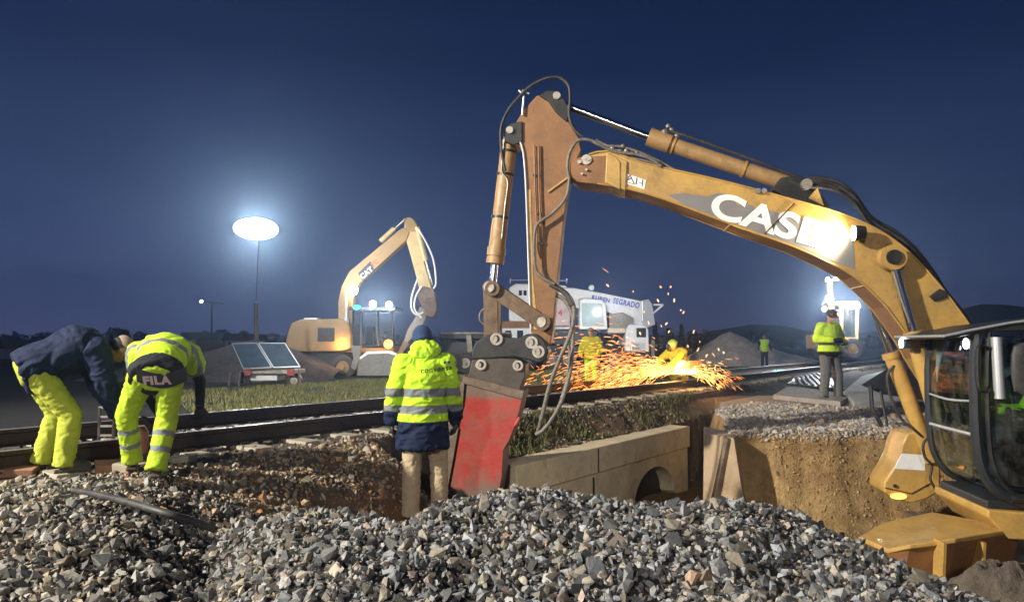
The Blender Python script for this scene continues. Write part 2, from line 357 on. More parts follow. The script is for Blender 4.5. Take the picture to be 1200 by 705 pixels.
# ------------------------------------------------------------------ terrain
TH=math.radians(37); SN,CS=math.sin(TH),math.cos(TH)
def ST(x,y): return SN*x+CS*y, -CS*x+SN*y
def XY(s,t): return SN*s-CS*t, CS*s+SN*t
CT=np.array([(-900,560,5.6),(150,563,5.5),(200,592,5.0),(245,620,4.6),(300,606,4.3),(345,592,4.3),(400,591,4.3),(450,604,4.2),(482,602,4.1),(520,581,4.0),(600,566,4.0),(650,566,4.0),(700,576,4.0),(745,584,4.0),(800,582,4.0),(870,580,4.0),(920,592,4.0),(980,620,3.9),(1050,654,3.7),(1110,682,3.5),(1180,706,3.4),(1300,745,3.3),(1700,830,3.2)],float)
def height(x,y, noise=True):
    x=np.asarray(x,float); y=np.asarray(y,float)
    s,t=ST(x,y)
    nz = fbm(x*1.3,y*1.3,0,4,3) if noise else 0*x
    nf_ = fbm(x*6,y*6,0,3,9) if noise else 0*x
    # pit floor
    fl = np.interp(s,[2.2,3.2,4.6,5.5,6.2],[.35,.15,.03,.0,-.9])+nz*.04
    # bank below track
    tt = t + nz*.22*sst(1,3,s)*(1-sst(6.6,7.4,s)) + nf_*.06
    tt = tt - .88*np.exp(-((s-6.45)/.75)**2)
    slope = np.interp(tt,[4.9,5.35,5.75,6.05],[0,.55,.86,1.0])
    hb = fl+(.60-fl)*slope
    t3 = t+nf_*.02
    wall = np.where(t3>5.64, np.interp(t3+nz*.10,[5.42,5.75,6.25],[.17,.23,.60]), fl)
    wall = wall + nf_*.025*(t3>5.6)
    w = sst(6.75,7.15,s)
    hb = hb*(1-w)+wall*w
    # ground cover of track formation and field
    hf = np.interp(t,[6.0,9.2,9.9,14],[.60,.60,.40,.34])
    hb = np.where(t>=6.25, hf, np.minimum(hb, hf))
    # shelf on the right
    jag = nf_*.03+nz*.16
    d1 = y-9.72+jag
    lx,ly=(4.1-2.72),(15.0-9.72); ln=math.hypot(lx,ly); d2=((x-2.86)*ly-(y-9.72)*lx)/ln + jag*.8
    dd=np.minimum(d1,d2)
    fs = np.interp(dd,[-.62,-.45,-.26,0,.08],[0,.10,.42,.95,1.0]); fs2=np.interp(d1,[-.16,-.10,0,.06],[0,.2,.95,1.0]); wz=1-sst(3.3,3.7,x); fs=np.where(d2<.6, fs*(1-wz)+np.minimum(fs2,np.interp(d2,[-.1,.05],[0,1]))*wz, fs)
    hs = fl+(.47-fl)*fs
    h = np.maximum(hb, np.where(t<6.3,hs,-9))
    # gravel heap the photographer stands on
    yy=np.maximum(y,.8); u=600+850*x/yy
    u=np.where(y<.8,600,u)
    yc=np.interp(u,CT[:,0],CT[:,1]); Yc=np.interp(u,CT[:,0],CT[:,2])
    Yc=Yc+ (0 if not noise else fbm(u*.012,u*0,0,2,21)*.10)
    zc=CAMZ-(yc-400)/850.*Yc-.045
    k=np.clip((y-1.2)/(Yc-1.2),0,1)
    front=.88+(zc-.88)*k**1.25 - .10*np.sin(np.pi*k)*sst(480,560,u)*(1-sst(900,1000,u)) - .06*np.sin(np.pi*k)*np.exp(-((u-250)/90.)**2) 
    dz=(y-Yc); back=zc-np.where(dz>0, .60*np.sqrt(dz*dz+.04)-.12, 0)
    hp=np.where(y<Yc, front, back)
    hp=hp+ (0 if not noise else fbm(x*2.0,y*2.0,0,3,31)*.085*(1-sst(-.35,.0,y-Yc)*(1-sst(.3,.6,y-Yc))))
    lim = 1-sst(5.7,6.2,t)
    hp=np.where(t>6.2,-9,hp)
    h=np.maximum(h,np.where(lim>0,hp,-9))
    h=h+nf_*.012*(t<6.2)
    # level ground a long way off
    far=sst(14,17,y)*(t<6.2)
    h=h*(1-far)+.45*far
    return h
def axis(a,b,step,lo,hi,g=1.25):
    c=list(np.arange(a,b+1e-6,step)); d=step; v=a
    L=[]
    while v>lo: d*=g; v-=d; L.append(v)
    d=step; v=c[-1]; U=[]
    while v<hi: d*=g; v+=d; U.append(v)
    return np.array(L[::-1]+c+U)
gx=axis(-8,9.5,.055,-5000,5000); gy=axis(.5,16.5,.055,-300,7000)
XX,YY=np.meshgrid(gx,gy); ZZ=height(XX,YY)
s_,t_=ST(XX,YY)
n1=fbm(XX*.9,YY*.9,0,4,41); n2=fbm(XX*3.5,YY*3.5,ZZ*3.5,4,43)
def lerp(a,b,w): return a*(1-w[...,None])+np.array(b)*w[...,None]
colr=np.ones(XX.shape+(3,))*np.array((.026,.025,.026))           # field soil
gw=sst(-.15,.25,n1+.25)*sst(9.5,10.2,t_)*sst(-.6,.6,XX+7.06+(YY-16)*.44); 
colr=lerp(colr,(.085,.105,.035),gw*(s_>2.5)*(t_<22))
colr=lerp(colr,(.10,.085,.07),((t_>6.05)&(t_<9.6))*1.0)            # formation under the ballast
bank=((t_<=6.1)&(YY<17))*1.0
colr=lerp(colr,(.15,.105,.065),bank)
colr=lerp(colr,(.075,.095,.03),bank*sst(7,8,s_)*sst(-.1,.3,n1+n2*.5)*(t_>5.6)*(s_<12.6))
clay=bank*sst(3.4,4.6,s_)*(1-sst(6.9,7.3,s_))*sst(.45,.2,ZZ)*1.0
colr=lerp(colr,(.20,.095,.045),clay*sst(-.1,.5,n2+n1*.4))
lx,ly=(4.1-2.72),(15.0-9.72)
cut=bank*((YY>9.0)&(t_<5.3)&(XX>2.4))*(ZZ<.44)
colr=lerp(colr,(.40,.27,.125),cut*1.0)
strat=sst(-.2,.5,fbm(XX*.8,ZZ*6,YY*.3,4,51))
colr=lerp(colr,(.25,.155,.07),cut*strat)
colr=lerp(colr,(.34,.29,.23),bank*(YY>9.5)*(ZZ>.44)*(t_<5.6))
floor_=bank*(ZZ<-.7); colr=lerp(colr,(.24,.165,.085),floor_)
pile=(ZZ>.3)&(YY<6)&(t_<6.0); colr=lerp(colr,(.05,.047,.045),pile*1.0*(1-clay))  # ground darkened so the gaps between heap stones look shaded
colr*= (1+.25*n2)[...,None]
ny,nx=XX.shape; idx=np.arange(ny*nx).reshape(ny,nx)
quads=np.stack([idx[:-1,:-1],idx[:-1,1:],idx[1:,1:],idx[1:,:-1]],-1).reshape(-1,4)
tag(np_mesh('ground', np.stack([XX,YY,ZZ],-1).reshape(-1,3), quads, colr.reshape(-1,3), M['dirt'], smooth=True), kind='structure')
# ------------------------------------------------------------------ stones
def hull_rock(rng, n=12):
    bm=bmesh.new()
    p=rng.normal(size=(n,3)); p/=np.linalg.norm(p,axis=1)[:,None]; p*=rng.uniform(.78,1.05,(n,1))
    sc=np.array([1.0,rng.uniform(.62,.95),rng.uniform(.42,.75)]); p*=sc
    for q in p: bm.verts.new(q)
    r=bmesh.ops.convex_hull(bm,input=bm.verts)
    bmesh.ops.delete(bm,geom=[v for v in bm.verts if not v.link_faces],context='VERTS')
    bmesh.ops.triangulate(bm,faces=bm.faces); bm.verts.index_update()
    vs=np.array([v.co[:] for v in bm.verts]); fs=np.array([[v.index for v in f.verts] for f in bm.faces]); bm.free()
    return vs,fs
ROCKS=[hull_rock(RNG) for _ in range(28)]
def rocks(name, pos, size, cols, kind='stuff', flat=.0):
    n=len(pos); q=RNG.normal(size=(n,4)); 
    if flat: q[:,1]*=(1-flat); q[:,2]*=(1-flat)
    q/=np.linalg.norm(q,axis=1)[:,None]
    w,x,y,z=q.T
    Rm=np.stack([1-2*(y*y+z*z),2*(x*y-z*w),2*(x*z+y*w),2*(x*y+z*w),1-2*(x*x+z*z),2*(y*z-x*w),2*(x*z-y*w),2*(y*z+x*w),1-2*(x*x+y*y)],-1).reshape(n,3,3)
    which=RNG.integers(0,len(ROCKS),n); VV=[];FF=[];CC=[];off=0
    for k,(rv,rf) in enumerate(ROCKS):
        m=np.where(which==k)[0]
        if not len(m): continue
        vv=np.einsum('nij,vj->nvi',Rm[m],rv)*size[m][:,None,None]+pos[m][:,None,:]
        ff=rf[None]+ (np.arange(len(m))*len(rv))[:,None,None]+off
        VV.append(vv.reshape(-1,3)); FF.append(ff.reshape(-1,3)); CC.append(np.repeat(cols[m],len(rv),axis=0)); off+=len(m)*len(rv)
    return np_mesh(name,np.concatenate(VV),np.concatenate(FF),np.concatenate(CC),M['stone'],kind=kind)
def stonecols(n, warm=.3, lo=.04, hi=.31, tint=None):
    v=RNG.uniform(0,1,n)**1.25*(hi-lo)+lo; c=np.stack([v,v,v],1)
    k=RNG.uniform(0,1,n); c[k<warm]*=np.array((1.12,1.0,.80)); c[(k>=warm)&(k<warm+.25)]*=np.array((.93,.98,1.07))
    r=RNG.uniform(0,1,n)<.05; c[r]*=np.array((1.15,.88,.75))
    if tint is not None: c*=np.array(tint)
    return c
def scatter(n, box, test):
    x=RNG.uniform(box[0],box[1],n); y=RNG.uniform(box[2],box[3],n); m=test(x,y); return x[m],y[m]
def inview(x,y,a=-260,b=1460):
    u=600+850*x/np.maximum(y,.3); return (u>a)&(u<b)
# heap
def heap_test(x,y):
    s,t=ST(x,y); u=600+850*x/np.maximum(y,.3)
    Yc=np.interp(u,CT[:,0],CT[:,2])
    return inview(x,y,-300,1700)&(t<6.35)&(y<np.where(u<190,9,Yc+1.5+.5*vnoise(x*2,y*2,0,5)))
x,y=scatter(185000,(-9,6,1.0,7.2),heap_test)
keep=RNG.uniform(0,1,len(x))<np.clip(1.15-.05*(y-3),.3,1); x=x[keep];y=y[keep]
sz=np.clip(RNG.lognormal(math.log(.0178),.46,len(x)),.007,.056)
z=height(x,y)+RNG.uniform(-.4,.75,len(x))*sz
s,t=ST(x,y); u=600+850*x/y
# fewer stones on the raw dirt slope under the track
dirtslope=(u>200)&(t>4.9)&(s>2.7); m=~(dirtslope&(RNG.uniform(0,1,len(x))<.75)); x,y,z,sz,u=x[m],y[m],z[m],sz[m],u[m]
c=stonecols(len(x)); wl=np.clip((420-u)/300,0,1)[:,None]; c=c*(1-wl)+c*wl*np.array((1.12,1.04,.90))
tag(rocks('gravel_heap_stones',np.stack([x,y,z],1),sz,c),'heap of grey crushed ballast stone in the foreground','gravel heap')
# ballast of the track
def bal(x,y):
    s,t=ST(x,y); return inview(x,y)&(t>6.15)&(t<9.55)&(s<40)
x,y=scatter(120000,(-12,30,3.0,36),bal); s,t=ST(x,y)
keep=RNG.uniform(0,1,len(x))<np.clip((11/np.maximum(s,4))**1.0,.12,1); x,y,s,t=x[keep],y[keep],s[keep],t[keep]
sz=RNG.lognormal(math.log(.030),.25,len(x))*np.clip(.9+s*.012,1,1.4)
tag(rocks('track_ballast',np.stack([x,y,height(x,y)+RNG.uniform(-.3,.6,len(x))*sz],1),sz,stonecols(len(x),.5,.07,.27,(1.05,.88,.74))),'brown stained ballast stones between and beside the rails','ballast')
# dirt slope clods and stones
def dsl(x,y):
    s,t=ST(x,y); u=600+850*x/y
    return inview(x,y,150,900)&(s>2.3)&(s<13.0)&(t<6.35)&(((t>4.3)&(s<7.1))|(t>5.55))
x,y=scatter(170000,(-5,6,3.5,15),dsl); z=height(x,y); s,t=ST(x,y)
keep=RNG.uniform(0,1,len(x))<np.where(z>.05,.85,.55)*np.where(s>7.1,.42,1)*np.where(fbm(x*2,y*2,0,3,77)>-.1,1,.35); x,y,z,s=x[keep],y[keep],z[keep],s[keep]
sz=np.clip(RNG.lognormal(math.log(.021),.42,len(x)),.008,.055)
c=stonecols(len(x),.5,.06,.36,(1.06,.90,.70)); g=RNG.uniform(0,1,len(x))<.18; c[g]*=np.array((1.15,.75,.5))
tag(rocks('spoil_stones',np.stack([x,y,z+RNG.uniform(-.5,.5,len(x))*sz],1),sz,c),'brown earth clods and stones on the dug slope below the track','rubble')
# shelf gravel
def shf(x,y):
    s,t=ST(x,y); lx,ly=(4.1-2.72),(15.0-9.72); d2=((x-2.80)*ly-(y-9.72)*lx)/math.hypot(lx,ly)
    return inview(x,y)&(d2>-.02)&(y>9.66)&(y<14.2+.9*vnoise(x*.8,y*0,0,4))&(t<6.2)
x,y=scatter(60000,(2.5,14,9.5,15.4),shf); z=height(x,y); m=z>.40; x,y,z=x[m],y[m],z[m]
sz=RNG.lognormal(math.log(.030),.28,len(x))
tag(rocks('shelf_gravel',np.stack([x,y,z+RNG.uniform(-.3,.7,len(x))*sz],1),sz,stonecols(len(x),.45,.20,.48,(1.08,1,.93))),'pale gravel layer on top of the excavation edge','gravel')
# crumbs on the cut face
x,y=scatter(9000,(2.6,9,9.2,9.85),lambda a,b: inview(a,b)); z=height(x,y); sz=np.clip(RNG.lognormal(math.log(.012),.5,len(x)),.005,.04)
c=np.ones((len(x),3))*np.array((.33,.22,.11))*RNG.uniform(.6,1.3,(len(x),1))
tag(rocks('cut_face_rubble',np.stack([x,y,z],1),sz,c),'loose brown soil crumbs on the vertical cut face','soil')
# ------------------------------------------------------------------ grass
def grass(name,x,y,z,h,label,dens_cols):
    n=len(x); a=RNG.uniform(0,2*np.pi,n); w=h*.07+.003; lean=RNG.normal(0,.35,(n,2))*h[:,None]
    dx=np.cos(a)*w; dy=np.sin(a)*w
    b0=np.stack([x-dx,y-dy,z-.01],1); b1=np.stack([x+dx,y+dy,z-.01],1); m0=np.stack([x-dx*.7+lean[:,0]*.4,y-dy*.7+lean[:,1]*.4,z+h*.6],1)
    m1=np.stack([x+dx*.7+lean[:,0]*.4,y+dy*.7+lean[:,1]*.4,z+h*.6],1); tp=np.stack([x+lean[:,0],y+lean[:,1],z+h],1)
    vs=np.stack([b0,b1,m1,m0,tp],1).reshape(-1,3); o=(np.arange(n)*5)[:,None,None]
    tr=(np.array([[0,1,2],[0,2,3],[3,2,4]])[None]+o).reshape(-1,3)
    return tag(np_mesh(name,vs,tr,np.repeat(dens_cols,5,axis=0),M['grass'],kind='stuff'),label,'grass')
def gcols(n): 
    k=RNG.uniform(0,1,(n,1)); return (np.array((.10,.13,.035))*(1-k)+np.array((.30,.27,.11))*k)*RNG.uniform(.6,1.2,(n,1))
x,y=scatter(150000,(-14,12,9,34),lambda a,b: inview(a,b,150,1000)&(ST(a,b)[1]>9.7)&(ST(a,b)[1]<19)&(600+850*a/b>225-(b-14)*6)&(fbm(a*.9,b*.9,0,4,41)>-.35))
grass('verge_grass',x,y,height(x,y),RNG.uniform(.04,.13,len(x)),'short yellow green grass strip behind the far rail',gcols(len(x)))
x,y=scatter(60000,(-1,8,8,16),lambda a,b: inview(a,b)&(ST(a,b)[1]>5.68)&(ST(a,b)[1]<6.35)&(ST(a,b)[0]>7.0)&(ST(a,b)[0]<15)&(fbm(a*1.7,b*1.7,0,3,91)>-.05))
grass('bank_grass',x,y,height(x,y),RNG.uniform(.03,.10,len(x)),'dark green grass tufts on the bank above the culvert',gcols(len(x))*.6)
# ------------------------------------------------------------------ track
def railprof(): # (t offset, z)
    return [(-.07,0),(.07,0),(.07,.012),(.012,.03),(.012,.125),(.036,.135),(.036,.172),(-.036,.172),(-.036,.135),(-.012,.125),(-.012,.03),(-.07,.012)]
ZR=.638
def rail(t0, s0, s1, label):
    th=thing('rail',label,'rail',(*XY(5,t0),ZR),'rails of the railway track')
    m=MB(); dv=V((*XY(s1-s0,0),0))
    m.prism([V((*XY(s0,t0+a),ZR+b)) for a,b in railprof()],dv); m.build('rail_web',M['rail'],th,bevel=.004)
    m=MB(); m.prism([V((*XY(s0,t0+a),ZR+b)) for a,b in ((-.031,.1715),(.031,.1715),(.024,.1765),(-.024,.1765))],dv); m.build('rail_head',M['railtop'],th)
    return th
r1=rail(6.9,-8,80,'near rail of the track, passing behind the three front workers')
r2=rail(8.57,-8,80,'far rail of the track, next to the grass verge')
for s in (1.25,):   # joint plates
    for t0,p in ((8.57,r2),):
        m=MB(); c=V((*XY(s,t0-.03),ZR+.08)); m.box(c,(.30,.016,.045),(V((SN,CS,0)),V((-CS,SN,0)),V((0,0,1)))); m.build('fishplate',M['steel'],p,bevel=.003)
sl0=None
for i in range(74):
    s=-2.2+i*.6; x,y=XY(s,7.735)
    if sl0 is None:
        m=MB(); ax=(V((1,0,0)),V((0,1,0)),V((0,0,1)))
        m.prism([V((-1.3,-.13,-.2)),V((-1.3,.13,-.2)),V((-1.3,.105,0)),V((-1.3,-.105,0))],V((2.6,0,0)))
        sl0=m.build('sleeper',M['sleeper'],None,bevel=.012); o=sl0
        clips=[]
        for a in (-.935,-.735,.735,.935):
            m=MB(); m.box((a,0,.012),(.03,.05,.012)); clip=m.build('rail_clip',M['rail'],None); clip.parent=sl0; clips.append(clip)
    else:
        o=sl0.copy(); COL.objects.link(o)
        for clip in clips[:4 if i<26 else 0]:
            c2=clip.copy(); COL.objects.link(c2); c2.parent=o
    o.location=(x,y,ZR-.003); o.rotation_euler=(0,0,math.atan2(SN,-CS))
    tag(o,'concrete sleeper bedded in ballast under the two rails','sleeper','sleepers of the railway track')
# ------------------------------------------------------------------ culvert
cv=thing('culvert','pale concrete culvert wall with an arched opening, in the trench below the track','culvert',(*XY(9.5,5.3),-.9))
def st3(s,t,z): return V((*XY(s,t),z))
def wallpoly():
    # front face with arch, drawn as (s,z)
    pts=[(7.12,-1.1),(7.12,-.16),(12.25,-.16),(12.25,-1.1),(12.05,-1.1)]
    c=10.95
    for k in range(13):
        a=math.pi*k/12; pts.append((c+.72*math.cos(a), -.84+.50*math.sin(a)))
    pts += [(c-.72,-1.1)]
    return pts
m=MB(); m.prism([st3(s,5.33,z) for s,z in wallpoly()],V((*XY(0,.34),0))); m.build('wall_face',M['concrete'],cv,bevel=.01)
m=MB(); m.box(st3(9.68,5.50,.022),(2.58,.215,.182),(V((SN,CS,0)),V((-CS,SN,0)),V((0,0,1)))); m.build('coping',M['concrete'],cv,bevel=.02,seg=3)
m=MB(); m.box(st3(9.05,5.283,.02),(.012,.004,.165),(V((SN,CS,0)),V((-CS,SN,0)),V((0,0,1)))); m.build('joint',M['black'],cv)
m=MB(); m.box(st3(8.98,5.324,-.34),(.014,.007,.12),(V((SN,CS,0)),V((-CS,SN,0)),V((0,0,1)))); m.build('crack',M['black'],cv)
m=MB(); m.box(st3(10.95,5.62,-.62),(.78,.03,.5),(V((SN,CS,0)),V((-CS,SN,0)),V((0,0,1)))); m.build('arch_shade_panel',M['black'],cv)  # black panel standing in for the shade inside the arch
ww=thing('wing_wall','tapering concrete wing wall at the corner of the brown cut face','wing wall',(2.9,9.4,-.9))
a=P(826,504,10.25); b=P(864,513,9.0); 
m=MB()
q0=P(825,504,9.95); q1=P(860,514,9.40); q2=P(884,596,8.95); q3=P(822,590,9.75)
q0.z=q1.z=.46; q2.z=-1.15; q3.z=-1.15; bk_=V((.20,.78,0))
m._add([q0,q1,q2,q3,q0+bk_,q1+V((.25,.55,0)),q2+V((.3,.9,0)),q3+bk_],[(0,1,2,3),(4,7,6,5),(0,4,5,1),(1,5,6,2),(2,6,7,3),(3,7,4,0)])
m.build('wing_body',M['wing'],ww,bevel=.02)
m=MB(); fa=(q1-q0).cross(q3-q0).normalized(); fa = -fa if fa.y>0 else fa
m.beam(q0.lerp(q1,.86)+fa*.01+V((0,0,-.01)), q3.lerp(q2,.02)+fa*.01, .075,.10,up=fa); m.build('shade_strip',M['tool'],ww,bevel=.01)  # dark beam drawn for the shaded recess across the wall face
# crossing slabs on the right
def slab(name,pts,z0,th,label,cat,material):
    m=MB(); m.prism([V((p.x,p.y,z0-th)) for p in pts],V((0,0,th))); o=m.build(name,material,None,bevel=.02); return tag(o,label,cat)
zt=.60
slab('crossing_slab',[G(988,458,zt),G(1010,440,zt),G(1080,424,zt),G(1210,424,zt),G(1130,470,zt),G(1000,470,zt)],zt,.16,'wide grey concrete crossing panel right of the standing worker','concrete panel',M['slab'])
slab('concrete_wedge',[G(906,462,.56),G(925,451,.56),G(1000,462,.56),G(985,470,.56)],.56,.12,'pale concrete slab end lying at the back of the shelf gravel','concrete slab',M['slab'])
t=thing('steel_ramp','dark slotted steel ramp lying at the edge of the concrete panel','ramp',G(950,455,.56))
m=MB(); q=[G(922,449,.62),G(930,443,.70),G(965,436,.70),G(990,455,.60)]
m.prism(q,V((0,0,-.05))); m.build('ramp_plate',M['black'],t,bevel=.008)
for k in range(6):
    m=MB(); f=k/6; p0=q[1].lerp(q[2],.1+f*.8)+V((0,0,.02)); p1=q[0].lerp(q[3],.25+f*.7)+V((0,0,.025)); m.beam(p0,p1,.05,.03); m.build('rung',M['black'],t)
tag(slab('road',[V((9,26,0)),V((24,26,0)),V((60,52,0)),V((22,44,0))],.372,.02,None,None,M['slab']),kind='structure'); bpy.data.objects['road'].pop('label',None)
# cyan lamps
for i,px in enumerate((896,905,915,925)):
    c=G(px,434,.62); m=MB(); m.box(c,(.12,.05,.035)); m.build('marker_lamp',LAMPC,None,bevel=.01)
    tag(bpy.context.scene.objects[-1] if False else COL.objects[-1],'small glowing cyan lamp lying in the row beside the rail','lamp','cyan marker lamps in a row')
# loose pieces on the ballast
def block(px,py,z,sx,sy,sz,rot,material,label,name,cat,tilt=0):
    c=G(px,py,z); m=MB(); rr=random.Random(px)
    ax=Matrix.Rotation(R(rot),3,'Z')@Matrix.Rotation(R(tilt),3,'X'); ax=[ax@V(e) for e in((1,0,0),(0,1,0),(0,0,1))]
    m.box((0,0,0),(sx,sy,sz),ax); m.v=[(v[0]*(1+rr.uniform(-.15,.15)),v[1]*(1+rr.uniform(-.15,.15)),v[2]*(1+rr.uniform(-.2,.2))) for v in m.v]
    m.v=[(v[0]+c.x,v[1]+c.y,v[2]+c.z) for v in m.v]
    o=m.build(name,material,None,bevel=.012,seg=2); return tag(o,label,cat)
clay=mat('fired_clay',(.26,.12,.075),.85,0,.25,12,dirt=(.2,.15,.1),bump=.4)
block(127,548,.64,.10,.07,.045,25,clay,'reddish brick lump on the ballast between the two bent workers','brick','brick',12)
block(146,549,.64,.09,.06,.05,-15,M['sleeper'],'pale broken concrete lump beside the reddish brick','concrete_lump','lump',8)
block(20,552,.64,.14,.08,.03,20,clay,'flat brown slab piece on the ballast at the far left','stone_slab','slab',4)
block(215,537,.66,.11,.07,.03,40,M['sleeper'],'pale flat block just right of the yellow trouser leg','concrete_block','block',0)
# black pipe
m=MB(); pts=[(88,578,.70),(110,582,.72),(150,592,.74),(190,604,.73),(225,614,.67),(252,624,.60)]
m.tube([G(a,b,z)+V((0,0,.02)) for a,b,z in pts],.022,10,sm=6); o=m.build('pipe',M['rubber'],None,smooth=True)
tag(o,'black plastic pipe lying across the gravel at lower left','pipe')
# tool between the workers
t=thing('rail_jack','dark rail jack with a thin frame between the two bent workers','rail jack',G(126,530,.64))
c=G(124,528,.64)
for dx in(-.07,.07):
    m=MB(); m.beam(c+V((dx,0,0)),c+V((dx,0,.42)),.025,.025); m.build('upright',M['black'],t,bevel=.003)
m=MB()
for k in range(5): m.beam(c+V((-.08,0,.06+k*.09)),c+V((.08,0,.06+k*.09)),.02,.02)
m.build('rung',M['steel'],t)
m=MB(); m.box(c+V((0,0,.03)),(.14,.10,.03)); m.build('base',M['black'],t,bevel=.008)
m=MB(); m.tube([c+V((.02,.05,.3)),c+V((.0,.05,.62))],.012,8); m.build('lever',M['steel'],t)
c=G(163,536,.64)
t=thing('power_tool','orange powered rail tool standing between the legs of the bending worker','power tool',c)
org=mat('faded_orange',(.42,.15,.09),.5,0,.2,9,dirt=(.15,.1,.08))
m=MB(); m.loft([(c+V((0,0,.04)),V((.07,0,0)),V((0,.07,0))),(c+V((0,0,.12)),V((.085,0,0)),V((0,.08,0))),(c+V((0,0,.24)),V((.075,0,0)),V((0,.07,0))),(c+V((0,0,.29)),V((.04,0,0)),V((0,.04,0)))]); m.build('motor_housing',org,t,smooth=True)
m=MB(); m.box(c+V((0,0,.02)),(.10,.09,.022)); m.build('base',M['black'],t,bevel=.006)
m=MB(); m.tube([c+V((-.1,0,.3)),c+V((-.04,0,.36)),c+V((.05,0,.36)),c+V((.12,0,.3))],.013,8,sm=4); m.build('handle',M['black'],t,smooth=True)
# ------------------------------------------------------------------ distance: hills, trees, mounds
def ridge(name,Y,pts,z0=-5,thick=400):
    m=MB(); top=[P(a,b,Y) for a,b in pts]; n=len(top); vs=[]
    for p in top: vs += [(p.x,p.y-thick,z0),(p.x,p.y,p.z),(p.x,p.y+thick,z0)]
    fs=[]
    for i in range(n-1): fs += [(3*i,3*i+3,3*i+4,3*i+1),(3*i+1,3*i+4,3*i+5,3*i+2)]
    m._add(vs,fs); return tag(m.build(name,M['hill'],None,smooth=True),kind='structure')
ridge('hills',2600,[(-900,398),(0,398),(200,397),(500,397),(700,392),(800,393),(850,385),(880,380),(915,381),(950,388),(1000,391),(1060,384),(1110,366),(1150,356),(1180,357),(1220,362),(1300,352),(1500,340),(2200,380)])
ridge('hill',900,[(600,399),(740,397),(820,395),(900,395),(960,394),(1060,395),(1200,390),(1500,384),(2200,386)],thick=120)
lf=[];fc=[]
def clump(c,r,n,s,vs,fs):
    for _ in range(n):
        d=RNG.normal(size=3); d/=np.linalg.norm(d); p=c+d*r*RNG.uniform(.3,1)**.5
        a=RNG.normal(size=3); a/=np.linalg.norm(a); b=np.cross(a,d+.01); b/=np.linalg.norm(b); k=s*RNG.uniform(.6,1.4)
        o=len(vs); vs += [p-a*k,p+b*k*.6,p+a*k,p-b*k*.6]; fs.append((o,o+1,o+2,o+3))
# individual dark trees (silhouettes)
def tree(px,py_top,Y,wpx,label,conifer=False):
    base=P(px,400,Y); gz=.3; top=P(px,py_top,Y); H=top.z-gz; w=wpx*Y/850.
    th=thing('conifer_tree' if conifer else 'broadleaf_tree',label,'tree',(base.x,Y,gz),'trees along the dark horizon')
    m=MB(); m.tube([V((base.x,Y,gz)),V((base.x+.1,Y,gz+H*.8))],[.22,.05],7); m.build('trunk',M['bark'],th)
    vs=[];fs=[]
    rng=random.Random(px)
    if conifer:
        for k in range(9):
            f=k/8.; clump(np.array((base.x,Y,gz+H*(.15+.82*f))),(1-f)*w*.5+.12,90,.22,vs,fs)
    else:
        for k in range(9):
            clump(np.array((base.x+rng.uniform(-.35,.35)*w,Y+rng.uniform(-1,1),gz+H*rng.uniform(.35,.85))),w*.26,130,.24,vs,fs)
    m=MB(); m._add(vs,fs); me=bpy.data.meshes.new('crown'); me.from_pydata([tuple(v) for v in vs],[],fs); me.materials.append(M['leaf'])
    o=bpy.data.objects.new('crown',me); COL.objects.link(o); attach(o,th)
for px,pt,Y,w,cf,lb in ((768,378,95,7,1,'small dark conifer nearest the crane truck on the skyline'),(785,381,96,9,0,'low dark round tree between two conifers beyond the cutting worker'),(799,380,95,7,1,'slim dark conifer behind the cutting worker'),(812,384,99,10,0,'dark bushy tree left of the grey mound on the right'),(826,383,101,10,0,'dark tree just behind the left foot of the right mound'),
    (242,387,88,14,0,'dark tree above the left end of the far grey mound'),(262,385,92,16,0,'rounded dark tree left of the thin mast'),(284,386,90,16,0,'dark tree just left of the mast base'),(318,388,92,14,0,'dark tree just right of the thin mast'),(222,391,94,14,0,'low dark tree near the orange lit house'),
    (142,384,80,22,0,'dark tree behind the head of the bent dark jacketed worker'),(165,388,84,18,0,'dark tree above the bending worker in the vest'),(540,392,90,16,0,'dark tree beyond the man with the beanie'),(560,393,93,14,0,'dark tree left of the excavator coupler')):
    tree(px,pt,Y,w,lb,cf)
# far wood as one mass
vs=[];fs=[]
for px in np.arange(-120,1500,5.0):
    Y=150+RNG.uniform(-14,14); p=P(px,400,Y); h=RNG.uniform(1.6,3.6)*(1.0 if px<900 else .8)
    clump(np.array((p.x,Y,.3+h*.45)),h*.6,60,.5,vs,fs)
me=bpy.data.meshes.new('treeline'); me.from_pydata([tuple(v) for v in vs],[],fs); me.materials.append(M['leaf'])
o=bpy.data.objects.new('far_treeline',me); COL.objects.link(o); tag(o,'dark far treeline along the horizon','treeline',kind='stuff')
# mounds
def mound(name,cx,cy,prof,dep,label,colr,seed,peaks):
    m_n=90; xs=np.linspace(-1,1,m_n); X_,Y_=np.meshgrid(xs,xs)
    X=cx+X_*prof*1.15; Yy=cy+Y_*dep*1.15; Z=np.full(X.shape,-.3)
    for (dx,dy,h,rx,ry) in peaks:
        d=np.sqrt(((X-cx-dx)/rx)**2+((Yy-cy-dy)/ry)**2); Z=np.maximum(Z, h*(1-d)-.06*h*np.exp(-(d*6)**2))
    Z=Z+fbm(X*1.2,Yy*1.2,0,4,seed)*.14+fbm(X*6,Yy*6,0,3,seed)*.05
    idx=np.arange(m_n*m_n).reshape(m_n,m_n); q=np.stack([idx[:-1,:-1],idx[:-1,1:],idx[1:,1:],idx[1:,:-1]],-1).reshape(-1,4)
    c=np.ones((m_n*m_n,3))*np.array(colr)*(1+.3*fbm(X*3,Yy*3,0,3,seed+3)).reshape(-1,1)
    o=np_mesh(name,np.stack([X,Yy,Z+.33],-1).reshape(-1,3),q,c,M['dirt'],smooth=True); return tag(o,label,'mound')
c=P(868,400,42)
